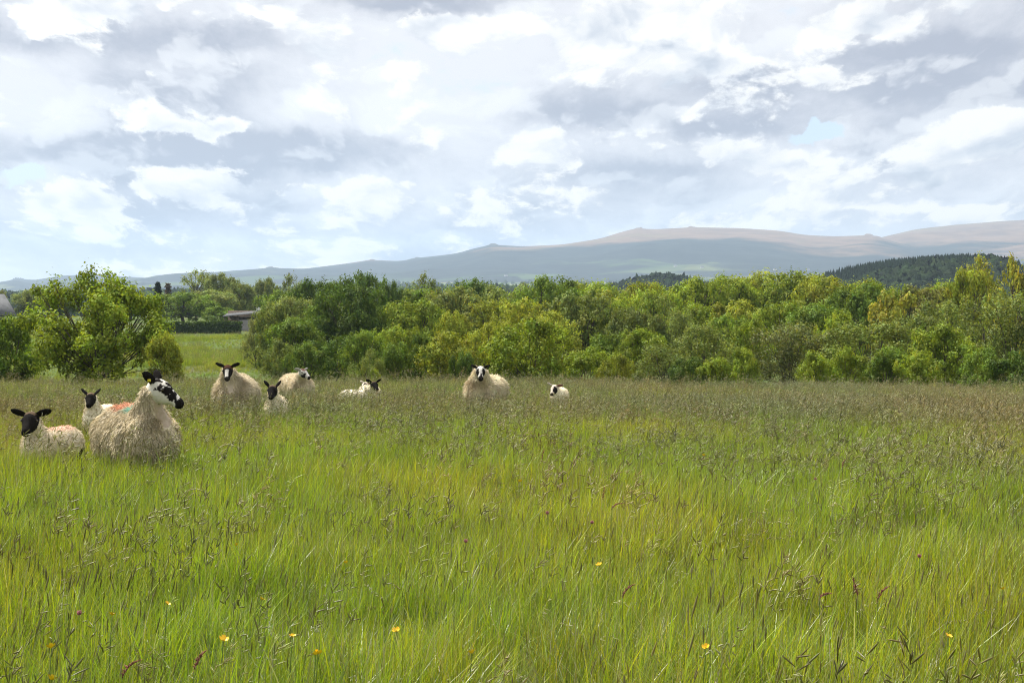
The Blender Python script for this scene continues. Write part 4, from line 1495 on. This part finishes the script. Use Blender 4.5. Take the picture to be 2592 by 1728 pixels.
EWE = dict(bl=.50, bw=.275, bh=.265, cz=.575, n0=.165, n1=.088, wamp=.022, wfreq=10.0, lift=.5)
LAMB = dict(bl=.31, bw=.145, bh=.150, cz=.47, n0=.095, n1=.072, wamp=.006, wfreq=24.0, lift=.9)
ORANGE, TURQ = (.78, .25, .11), (.16, .60, .52)


def build_flock():
    make_sheep('ewe', 'big shaggy ewe with black and white face in profile, orange and turquoise marks on back', 'sheep', 342, 17.2, (.55, -.835), dict(EWE, bl=.46, bw=.265, n0=.165, n1=.072, lift=.32, wamp=.032, lead=.47),
               (422, 980), (.88, -.22, -.40), ((-.75, .45, .45), (-.72, -.55, .42)), face_mottled, 4, .0115, 1.17, 36000, .053,
               [((-.16, .02, .84), (.24, .18, .10), ORANGE, .52), ((.13, -.07, .84), (.16, .07, .07), TURQ, .6)], bare_neck=(.52, .42, .34), eartag=True, ear_len=.12)
    make_sheep('lamb', 'black-faced lamb with wide ears and pink-marked back nearest the left edge', 'lamb', 133, 17.6, (-.50, -.87), dict(LAMB, bl=.30, bw=.145, bh=.16, cz=.48),
               (98, 1058), (-.03, -.90, -.38), ((-.12, .95, .26), (-.12, -.95, .26)), face_black, 12, .010, .98, 3600, .020,
               [((-.05, 0, .64), (.24, .12, .07), (.66, .30, .20), .5)], wool=CREAM * 1.02, ear_len=.142, ruff=False)
    make_sheep('lamb', 'black-headed lamb with upright ears peeping out behind the big ewe', 'lamb', 257, 24.0, (-.25, -.97), dict(LAMB, cz=.52),
               (244, 1004), (.05, -.92, -.36), ((-.25, .72, .62), (-.25, -.72, .62)), face_black, 23, .011, .86, 2000, .018, wool=CREAM * 1.03, ear_len=.12, ruff=False)
    make_sheep('ewe', 'ewe with brown-black face and white muzzle staring straight at the camera', 'sheep', 597, 31.0, (.06, -1), dict(EWE, lift=.7, bw=.33, bh=.30, cz=.63, n0=.19, n1=.08),
               (589, 934), (.07, -.88, -.46), ((-.1, .9, .38), (-.1, -.9, .38)), face_blaze, 31, .014, 1.10, 14000, .07, bare_neck=(.55, .47, .38), bare_thr=.045)
    make_sheep('lamb', 'black-faced lamb with horn-like upright ears in front of the staring ewe', 'lamb', 700, 28.0, (.08, -1), dict(LAMB, cz=.47, bw=.165, bh=.16),
               (697, 985), (.0, -.92, -.34), ((-.2, .62, .72), (-.2, -.62, .72)), face_black, 47, .0115, .98, 2200, .020, wool=CREAM * 1.05, ear_len=.12, ruff=False)
    make_sheep('ewe', 'pale-eared ewe looking right, standing against the dark trees', 'sheep', 750, 42.0, (.45, -.89), dict(EWE, cz=.53, bh=.25, lift=.5, lead=.64, n0=.14, n1=.07),
               (774, 940), (.72, -.60, -.36), ((-.25, .93, .1), (-.25, -.93, .12)), face_grey, 58, .0155, 1.1, 5000, .06)
    make_sheep('lamb', 'black-headed lamb standing side-on with its back just above the grass', 'lamb', 906, 38.0, (.93, -.36), dict(LAMB, cz=.385, bl=.36, lead=.36),
               (948, 973), (.42, -.86, -.30), ((-.15, .82, .45), (-.15, -.82, .45)), face_black, 63, .0125, .95, 1500, .02, wool=CREAM * 1.05, ruff=False)
    make_sheep('lamb', 'pale-headed lamb mostly hidden behind the side-on black-headed lamb', 'lamb', 935, 38.9, (-.55, .83), dict(LAMB, cz=.45, bl=.30),
               (922, 976), (-.45, -.85, -.25), ((-.2, .9, .2), (-.2, -.9, .35)), face_pale, 71, .0135, .85, 1200, .02, wool=CREAM, ruff=False)
    make_sheep('ewe', 'round cream ewe with black eye patches facing the camera right of centre', 'sheep', 1231, 34.5, (-.36, -.93), dict(EWE, cz=.57, lift=.6, n0=.19, n1=.10, wamp=.02, lead=.58),
               (1218, 936), (.02, -.86, -.50), ((-.25, .88, .30), (-.25, -.88, .30)), face_panda, 82, .0145, 1.08, 9000, .06, wool=CREAM * 1.1, ear_len=.12)
    make_sheep('lamb', 'small white-faced lamb with one pink ear, rightmost in the grass', 'lamb', 1416, 37.0, (-.2, -.98), dict(LAMB, cz=.45),
               (1403, 981), (-.35, -.80, -.48), ((-.15, .95, .12), (-.15, -.8, .5)), face_pale, 95, .0125, .90, 1500, .02, wool=CREAM * 1.08, ruff=False)


build_flock()

# ------------------------------------------------------------------ meadow grass and flowers
def grass_mat(name, transl=.34, gloss=.05):
    m, g, out = new_mat(name)
    at = g.attr('tint')[0]
    P = g.pos()
    oi = g.n.new('ShaderNodeObjectInfo')
    big = g.noise(g.v('MULTIPLY', P, (1.0, .55, 0.0)), .22, 4, .6)
    mid = g.noise(g.v('MULTIPLY', P, (1.0, .8, 0.0)), 1.3, 3, .6)
    c = g.mix(g.step(big, .38, .66), g.mix(1.0, at, (.80, .98, .80), 'MULTIPLY'), g.mix(1.0, at, (1.11, 1.04, .90), 'MULTIPLY'))
    c = g.mix(g.m('MULTIPLY', g.step(mid, .40, .70), .55), c, g.mix(1.0, c, (.66, .74, .68), 'MULTIPLY'))
    v = g.m('MULTIPLY_ADD', oi.outputs['Random'], .7, .7)
    c = g.v('SCALE', c, s=v)
    d = g.n.new('ShaderNodeBsdfDiffuse')
    g.l.new(c, d.inputs[0])
    tr = g.n.new('ShaderNodeBsdfTranslucent')
    g.l.new(g.mix(1.0, c, (1.3, 1.22, .5), 'MULTIPLY'), tr.inputs[0])
    mx = g.n.new('ShaderNodeMixShader')
    mx.inputs[0].default_value = transl
    g.l.new(d.outputs[0], mx.inputs[1])
    g.l.new(tr.outputs[0], mx.inputs[2])
    gl = g.n.new('ShaderNodeBsdfGlossy')
    gl.inputs['Roughness'].default_value = .38
    m2 = g.n.new('ShaderNodeMixShader')
    m2.inputs[0].default_value = gloss
    g.l.new(mx.outputs[0], m2.inputs[1])
    g.l.new(gl.outputs[0], m2.inputs[2])
    g.l.new(m2.outputs[0], out.inputs[0])
    return m


M_GRASS = grass_mat('grass')


class Tuft:
    def __init__(self, seed):
        self.r = np.random.default_rng(seed)
        self.v, self.f, self.c, self.n = [], [], [], 0

    def blade(self, base, h, w, lean, az, col, curl=1.6, seg=4, tipcol=None):
        r = self.r
        s = np.linspace(0, 1, seg + 1)
        d = np.array([math.cos(az), math.sin(az)])
        hor = lean * s ** curl
        zz = h * (s - .18 * (lean / max(h, .01)) * s ** 2)
        c = np.stack([base[0] + d[0] * hor, base[1] + d[1] * hor, zz], -1)
        fa = az + r.uniform(.9, 2.2)
        sd = np.array([math.cos(fa), math.sin(fa), 0]) * w * .5
        wd = np.array([.8, 1.0, .85, .55, .05])[:seg + 1] if seg == 4 else np.linspace(1, .05, seg + 1)
        v = np.concatenate([c - sd * wd[:, None], c + sd * wd[:, None]], 0)
        k = seg + 1
        f = [(i, k + i, k + i + 1, i + 1) for i in range(seg)]
        self.v.append(v)
        self.f.append(np.array(f) + self.n)
        cc = np.tile(col, (2 * k, 1))
        if tipcol is not None:
            tt = np.concatenate([s, s])[:, None] ** 2
            cc = cc * (1 - tt) + np.array(tipcol) * tt
        self.c.append(cc)
        self.n += len(v)
        return c

    def spike(self, pts, rad, col):
        """seed head: spindle along pts, 4-sided"""
        mb = MB()
        pts = np.asarray(pts)
        n = len(pts)
        mb.tube(pts, rad * np.sin(np.linspace(.25, np.pi - .15, n)), 4)
        v = np.vstack(mb.v)
        q = np.vstack(mb.q)
        self.v.append(v)
        self.f.append(q + self.n)
        self.c.append(np.tile(col, (len(v), 1)) * self.r.uniform(.75, 1.25, (len(v), 1)))
        self.n += len(v)

    def make(self, name, coll):
        me = mesh_from(name, np.vstack(self.v), np.vstack(self.f), M_GRASS)
        set_color(me, 'tint', np.vstack(self.c))
        o = bpy.data.objects.new(name, me)
        coll.objects.link(o)
        return o


GREENS = [np.array(c) for c in ((.222, .298, .020), (.262, .325, .022), (.305, .335, .028), (.160, .240, .024), (.215, .265, .055))]
STRAW = [np.array(c) for c in ((.33, .30, .17), (.42, .39, .26), (.24, .20, .09))]
HEADS = [np.array(c) for c in ((.225, .19, .07), (.175, .15, .055), (.26, .20, .095), (.26, .25, .085))]


def make_tufts():
    coll = bpy.data.collections.new('tufts')
    k = 0
    def leafy(t, n, hr, R, wr=(.0026, .0058)):
        r = t.r
        for _ in range(n):
            a, q = r.uniform(0, 6.28), R * math.sqrt(r.random())
            h = r.uniform(*hr)
            col = GREENS[r.integers(len(GREENS))] * r.uniform(.6, 1.35)
            tip = None
            z = r.random()
            if z < .10:
                col = STRAW[r.integers(3)] * .8
            elif z < .35:
                tip = col * np.array([1.6, 1.15, .8])
            t.blade((q * math.cos(a), q * math.sin(a)), h, r.uniform(*wr), h * min(.55, abs(r.normal(.18, .2))) + .01, r.normal(0, 1.4), col, r.uniform(1.3, 2.4), 4, tip)

    def stem(t, R, hr, w=.0022, lean=.12, col=None):
        r = t.r
        a, q = r.uniform(0, 6.28), R * math.sqrt(r.random())
        h = r.uniform(*hr)
        col = (np.array((.13, .16, .04)) if col is None else col) * r.uniform(.8, 1.2)
        return t.blade((q * math.cos(a), q * math.sin(a)), h, w, h * abs(r.normal(lean, lean * .6)), r.normal(0, .9), col, 2.0, 4)
    for i in range(5):                       # 0-4 leafy
        t = Tuft(100 + i)
        leafy(t, 66, (.15, .42), .13)
        k += 1
        t.make('tuft_%02d' % k, coll)
    for i in range(3):                       # 5-7 upright dark spikes
        t = Tuft(200 + i)
        leafy(t, 44, (.16, .42), .12)
        for _ in range(3):
            c = stem(t, .11, (.32, .50))
            d = c[-1] - c[-2]
            d /= np.linalg.norm(d)
            L = t.r.uniform(.035, .07)
            t.spike([c[-1] + d * L * s for s in (-.1, .2, .5, .8, 1.0)], t.r.uniform(.002, .0033), HEADS[t.r.integers(2)])
        k += 1
        t.make('tuft_%02d' % k, coll)
    for i in range(3):                       # 8-10 nodding pale heads
        t = Tuft(300 + i)
        leafy(t, 40, (.16, .42), .12)
        for _ in range(4):
            c = stem(t, .11, (.40, .58), lean=.2)
            d = c[-1] - c[-2]
            d /= np.linalg.norm(d)
            L = t.r.uniform(.05, .095)
            pts = [c[-1]]
            dr = t.r.normal(.12, .16), t.r.normal(0, .12), t.r.uniform(-.42, -.06)
            for s in range(5):
                d = d + np.array(dr)
                d /= np.linalg.norm(d)
                pts.append(pts[-1] + d * L / 5)
            hc_ = STRAW[t.r.integers(3)] * t.r.uniform(.75, 1.2)
            pts = np.array(pts)
            for s in range(9):
                f = (s + .5) / 9 * (len(pts) - 1.01)
                p = pts[int(f)] * (1 - f % 1) + pts[int(f) + 1] * (f % 1)
                e = p + np.array([t.r.normal(.003, .006), t.r.normal(0, .006), t.r.uniform(-.014, .006)])
                t.spike([p, (p + e) / 2, e, e + (e - p) * .3], t.r.uniform(.0013, .0024), hc_)
        k += 1
        t.make('tuft_%02d' % k, coll)
    for i in range(3):                       # 11-13 fine purplish-brown panicles
        t = Tuft(400 + i)
        leafy(t, 38, (.16, .44), .12)
        for _ in range(6):
            col = np.array((.19, .18, .06))
            c = stem(t, .12, (.40, .56), .0018, .14, col)
            hc_ = HEADS[t.r.integers(4)] * t.r.uniform(.9, 1.5)
            for s in range(7):
                f = 1 - .22 * t.r.random()
                p = c[-2] * (1 - (f - .7) / .3) + c[-1] * ((f - .7) / .3)
                e = p + np.array([t.r.normal(.008, .014), t.r.normal(0, .014), t.r.uniform(.004, .03)])
                t.spike([p, (p + e) / 2, e, e + (e - p) * .35], t.r.uniform(.0018, .0032), hc_)
        k += 1
        t.make('tuft_%02d' % k, coll)
    for i in range(3):                       # 14-16 lodged tufts: bent over, paler, tangled
        t = Tuft(500 + i)
        r = t.r
        leafy(t, 26, (.14, .34), .12)
        for _ in range(30):
            a, q = r.uniform(0, 6.28), .12 * math.sqrt(r.random())
            h = r.uniform(.18, .36)
            col = np.array((.20, .26, .07)) * r.uniform(.7, 1.3) if r.random() < .75 else STRAW[r.integers(3)] * .9
            t.blade((q * math.cos(a), q * math.sin(a)), h, r.uniform(.0028, .006), h * r.uniform(.45, 1.15), r.uniform(0, 6.28), col, r.uniform(1.5, 3.2), 4)
        k += 1
        t.make('tuft_%02d' % k, coll)
    return coll


TUFTS = make_tufts()


def scatter(name, label, xy, scale, idx, seed):
    """one object of points; geometry nodes set a tuft on every point"""
    r = np.random.default_rng(seed)
    n = len(xy)
    z = ground(xy[:, 0], xy[:, 1])
    me = bpy.data.meshes.new(name)
    me.vertices.add(n)
    me.vertices.foreach_set('co', np.stack([xy[:, 0], xy[:, 1], z], -1).astype(np.float32).ravel())
    for nm, typ, dat in (('rotz', 'FLOAT', r.normal(0, .75, n)), ('size', 'FLOAT', scale), ('pick', 'INT', idx)):
        a = me.attributes.new(nm, typ, 'POINT')
        a.data.foreach_set('value', np.asarray(dat, np.int32 if typ == 'INT' else np.float32))
    o = tag(obj(name, me), label, 'grass', kind='stuff')
    gt = bpy.data.node_groups.new(name, 'GeometryNodeTree')
    gt.interface.new_socket('Geometry', in_out='INPUT', socket_type='NodeSocketGeometry')
    gt.interface.new_socket('Geometry', in_out='OUTPUT', socket_type='NodeSocketGeometry')
    N, L = gt.nodes, gt.links
    gi, go = N.new('NodeGroupInput'), N.new('NodeGroupOutput')
    ip = N.new('GeometryNodeInstanceOnPoints')
    ci = N.new('GeometryNodeCollectionInfo')
    ci.inputs['Collection'].default_value = TUFTS
    ci.inputs['Separate Children'].default_value = True
    ci.inputs['Reset Children'].default_value = True

    def at(nm, typ):
        a = N.new('GeometryNodeInputNamedAttribute')
        a.data_type = typ
        a.inputs['Name'].default_value = nm
        return a.outputs[0]
    cx = N.new('ShaderNodeCombineXYZ')
    L.new(at('rotz', 'FLOAT'), cx.inputs[2])
    sx = N.new('ShaderNodeCombineXYZ')
    s_ = at('size', 'FLOAT')
    for i in range(3):
        L.new(s_, sx.inputs[i])
    er = N.new('FunctionNodeEulerToRotation')
    L.new(cx.outputs[0], er.inputs[0])
    L.new(gi.outputs[0], ip.inputs['Points'])
    L.new(ci.outputs[0], ip.inputs['Instance'])
    ip.inputs['Pick Instance'].default_value = True
    L.new(at('pick', 'INT'), ip.inputs['Instance Index'])
    L.new(er.outputs[0], ip.inputs['Rotation'])
    L.new(sx.outputs[0], ip.inputs['Scale'])
    L.new(ip.outputs[0], go.inputs[0])
    md = o.modifiers.new('tufts', 'NODES')
    md.node_group = gt
    me.materials.append(M_GRASS)
    return o


def build_meadow():
    r = np.random.default_rng(3)
    pts = []
    for (y0, y1, dens) in ((3.2, 12, 110), (12, 20, 85), (20, 32, 62), (32, 60, 46), (60, 76, 22)):
        wmax = .5 * (.60 * y1 + 4.0)
        n = int((y1 - y0) * 2 * wmax * dens)
        y = r.uniform(y0, y1, n)
        x = r.uniform(-wmax, wmax, n)
        ok = np.abs(x) < .5 * (.60 * y + 4.0)
        pts.append(np.stack([x[ok], y[ok]], -1))
    xy = np.vstack(pts)
    hole = fbm(xy[:, 0] * 2.1, xy[:, 1] * 1.7, 0, 151, 3)
    xy = xy[(hole > -.30) | (xy[:, 1] > 24) | (r.random(len(xy)) < .35)]
    n = len(xy)
    x, y = xy[:, 0], xy[:, 1]
    patch = fbm(x * .16, y * .11, 0, 51, 4)
    patch2 = fbm(x * .5, y * .3, 0, 61, 3)
    ripe = sstep(7, 27, y) * .27 + .13 + .5 * patch                    # how far the grass has gone to seed
    ripe = np.clip(ripe, .05, .95)
    z = r.random(n)
    kind = np.where(z > ripe, r.integers(0, 5, n), 0)
    pale = np.clip(.22 + .45 * patch2 + .15 * sstep(30, 52, y) + .2 * sstep(42, 50, y) * sstep(2, 6, x) - .12 * sstep(16, 8, y), .04, .8)
    w = r.random(n)
    seedk = np.where(w < pale, r.integers(8, 11, n), np.where(w < pale + .45 * (1 - pale) + sstep(16, 9, y) * .4, r.integers(5, 8, n), r.integers(11, 14, n)))
    far_fix = (y > 18) & (seedk >= 5) & (seedk < 8) & (r.random(n) < .7)
    seedk = np.where(far_fix, r.integers(11, 14, n), seedk)
    kind = np.where(z > ripe, kind, seedk)
    lodge = np.clip(.10 + .9 * fbm(x * .42, y * .30, 0, 91, 3), .02, .75) * sstep(24, 10, y)
    kind = np.where(r.random(n) < lodge, r.integers(14, 17, n), kind)
    tuss = fbm(x * 1.5, y * 1.2, 0, 131, 3)
    size = r.uniform(.80, 1.15, n) * (1 + .20 * patch2 + .38 * tuss * sstep(26, 14, y)) * (1.08 - .12 * sstep(18, 44, y)) * (1 + .18 * np.exp(-((x + 3.3) / 1.6) ** 2 - ((y - 26.6) / 1.3) ** 2)) * (1 + .10 * np.exp(-((x + 2.9) / 1.2) ** 2 - ((y - 36.3) / 1.6) ** 2)) * (1 - .22 * np.exp(-((x - .85) / 1.0) ** 2 - ((y - 35.5) / 2.0) ** 2)) * (1 + .2 * np.exp(-((x + 3.6) / 2.2) ** 2 - ((y - 15.2) / 1.6) ** 2))
    size = np.where((r.random(n) < .07) & (y > 40), size * 1.35, size)
    scatter('meadow_grass', 'tall flowering meadow grass covering the near field', xy, size, kind, 8)
    # rough pasture beyond on the left
    n = 26000
    y = r.uniform(70, 212, n)
    t = r.uniform(-.30, -.085, n)
    xy = np.stack([t * y, y], -1)
    pt = fbm(xy[:, 0] * .12, xy[:, 1] * .05, 0, 71, 3)
    keep = r.random(n) < .35 + .9 * sstep(-.1, .3, pt)
    xy, pt = xy[keep], pt[keep]
    n = len(xy)
    rough = (pt > .12)
    kind = np.where(rough & (r.random(n) < .5), r.integers(8, 14, n), r.integers(0, 5, n))
    scatter('pasture_grass', 'short rough pasture grass on the lower field at left', xy, np.where(rough, r.uniform(.8, 1.3, n), r.uniform(.35, .7, n)), kind, 9)


build_meadow()

M_PETAL = plain_mat('buttercup_petal', (0.86, 0.56, 0.012), .1, 60.0, .35, .5)
M_STEM = plain_mat('flower_stem', (0.10, 0.16, 0.03), .2, 30.0)
M_CLOVER = plain_mat('clover_head', (0.34, 0.14, 0.16), .3, 90.0)
M_SORREL = plain_mat('sorrel_head', (0.21, 0.085, 0.065), .3, 90.0)


def on_ray(xp, yp, h):
    """point at height h above the meadow on the line of sight through a photo pixel"""
    Y = 10.0
    for _ in range(30):
        g_ = float(ground(px(xp, Y), Y))
        Y = (EYE - g_ - h) / ((yp - HORY) / FPX)
    x = px(xp, Y)
    return x, Y, float(ground(x, Y))


def stem_mesh(h, bend, r0=.0016):
    mb = MB()
    s = np.linspace(0, 1, 6)
    mb.tube(np.stack([bend * s ** 2, 0 * s, h * s], -1), np.full(6, r0), 5)
    return mb.mesh('stem', M_STEM, True)


def build_flowers():
    r = np.random.default_rng(19)
    k = 2592 / 2352
    # buttercup bloom: five cupped petals round a boss, shared by all
    pet = MB()
    for i in range(5):
        a = i * 2 * np.pi / 5
        ca, sa = math.cos(a), math.sin(a)
        prof = [(.001, .0018, 0), (.006, .0055, .0035), (.011, .0065, .008), (.0145, .004, .0115)]
        v = []
        for (rr, ww, zz) in prof:
            v += [(rr * ca - ww * sa, rr * sa + ww * ca, zz), (rr * ca, rr * sa, zz - .0012), (rr * ca + ww * sa, rr * sa - ww * ca, zz)]
        q = []
        for j in range(3):
            q += [(j * 3, j * 3 + 1, j * 3 + 4, j * 3 + 3), (j * 3 + 1, j * 3 + 2, j * 3 + 5, j * 3 + 4)]
        pet.add(v, q)
    pm = pet.mesh('buttercup_petals', M_PETAL)
    bo = MB()
    bo.tube([(0, 0, .001), (0, 0, .004), (0, 0, .006)], [.003, .0038, .002], 7)
    bm_ = bo.mesh('buttercup_boss', plain_mat('flower_boss', (.45, .36, .03), .2, 90.0))
    sm = {}
    BX = [535, 1366, 247, 898, 106, 718, 658, 1072, 2164, 1608, 786, 2293, 373, 590, 712]
    for i, (xp, yp, sc, lb) in enumerate([
            (315, 1036, 1.1, 'yellow buttercup in front of the big ewe'), (1188, 1106, 1.2, 'paired yellow buttercup in the middle distance left of centre line'),
            (1610, 1046, 1.1, 'farthest yellow buttercup, right of centre'), (535, 1252, 1, None), (1366, 1298, 1.1, None), (247, 1411, 1, None), (898, 1450, 1.25, None),
            (500, 1470, 1.35, 'biggest yellow buttercup low in the left foreground'), (106, 1486, 1.15, None), (104, 1560, 1.3, 'yellow buttercup at the bottom left corner'),
            (718, 1500, 1.1, None), (658, 1462, .9, None), (1072, 1498, .95, None), (2164, 1462, 1.05, None), (1608, 1486, 1, None), (786, 1292, .9, None), (2293, 1352, .9, None),
            (373, 1387, .95, None), (590, 1377, 1.0, None), (712, 1502, .9, None)]):
        h = .40 + .05 * (i % 3)
        x, Y, g_ = on_ray(xp * k, yp * k, h)
        root = thing('buttercup', lb or 'small yellow buttercup in the foreground grass, %s from the left of its kind' % ORD[sorted(BX).index(xp)], 'flower', (x, Y, g_), r.uniform(-.5, .5), 'buttercups in the meadow')
        key = i % 3
        if key not in sm:
            sm[key] = stem_mesh(.40 + .05 * key, .02)
        obj('stem', sm[key], root)
        b = obj('petals', pm, root, (.02, 0, h), (r.uniform(.2, .7), r.uniform(-.3, .3), r.uniform(0, 6)))
        b.scale = (sc * .88,) * 3
        c = obj('boss', bm_, b)
    # clover heads and reddish seed stalks
    cm = MB()
    for i in range(46):
        ph = math.acos(1 - 2 * (i + .5) / 46)
        th = i * 2.39996
        d = np.array([math.sin(ph) * math.cos(th), math.sin(ph) * math.sin(th), math.cos(ph)])
        cm.tube([d * .004, d * .010 + np.array([0, 0, .002]), d * .0125 + np.array([0, 0, .005])], [.0016, .0018, .0006], 3)
    cmesh = cm.mesh('clover_florets', M_CLOVER)
    for i, (xp, yp) in enumerate([(2112, 1277), (1360, 1200), (1070, 1243), (182, 1408), (1873, 1100), (1257, 1178)]):
        x, Y, g_ = on_ray(xp * k, yp * k, .42)
        root = thing('clover', 'pink clover head standing in the grass, %s from the left' % ORD[[182, 1070, 1257, 1360, 1873, 2112].index(xp)], 'flower', (x, Y, g_), 0, 'clover heads in the meadow')
        obj('stem', stem_mesh(.42, .0), root)
        o = obj('flower_head', cmesh, root, (0, 0, .42))
        o.scale = (.85,) * 3
    xs = [280, 445, 1245, 1385, 1405, 1430, 1882, 1935, 2015, 1970]
    for i, (xp, yp, bend, L) in enumerate([(280, 1545, .06, .09), (445, 1530, .04, .09), (1245, 1052, .02, .10), (1385, 1143, .01, .09), (1405, 1162, .07, .07), (1430, 1362, .05, .08),
                                           (1882, 1366, .05, .05), (1935, 1070, .02, .08), (2015, 1372, .05, .09), (1970, 1366, -.02, .10)]):
        hgt = .48
        x, Y, g_ = on_ray(xp * k, yp * k, hgt)
        root = thing('seed_stalk', 'reddish seed head above the meadow grass, %s from the left' % ORD[sorted(xs).index(xp)], 'grass stalk', (x, Y, g_), 0, 'reddish seed stalks in the meadow')
        obj('stem', stem_mesh(hgt, .0, .0014), root)
        hb = MB()
        for j in range(64):
            s = r.random()
            p = np.array([bend * s ** 1.5, 0, hgt - .02 + L * s - abs(bend) * .5 * s ** 2])
            d = np.array([r.normal(0, .5), r.normal(0, .5), .8])
            w_ = .006 * math.sin(.3 + 2.6 * s)
            hb.tube([p, p + d * w_, p + d * w_ * 1.9], [.0011, .0019, .0006], 3)
        obj('seed_head', hb.mesh('seed_head', M_SORREL), root)


build_flowers()

# ------------------------------------------------------------------ air
def build_haze():
    m = bpy.data.materials.new('haze')
    m.use_nodes = True
    t = m.node_tree
    t.nodes.clear()
    out = t.nodes.new('ShaderNodeOutputMaterial')
    pv = t.nodes.new('ShaderNodeVolumePrincipled')
    pv.inputs['Color'].default_value = (0.60, 0.78, 1.0, 1)
    pv.inputs['Density'].default_value = HAZE_DENSITY
    pv.inputs['Anisotropy'].default_value = 0.3
    t.links.new(pv.outputs[0], out.inputs['Volume'])
    mb = MB()
    mb.box((-14000, -120, -30), (14000, 14500, 520))
    o = tag(obj('haze', mb.mesh('haze', m)), kind='stuff')
    o.display_type = 'WIRE'


HAZE_DENSITY = 1.0e-4
build_haze()
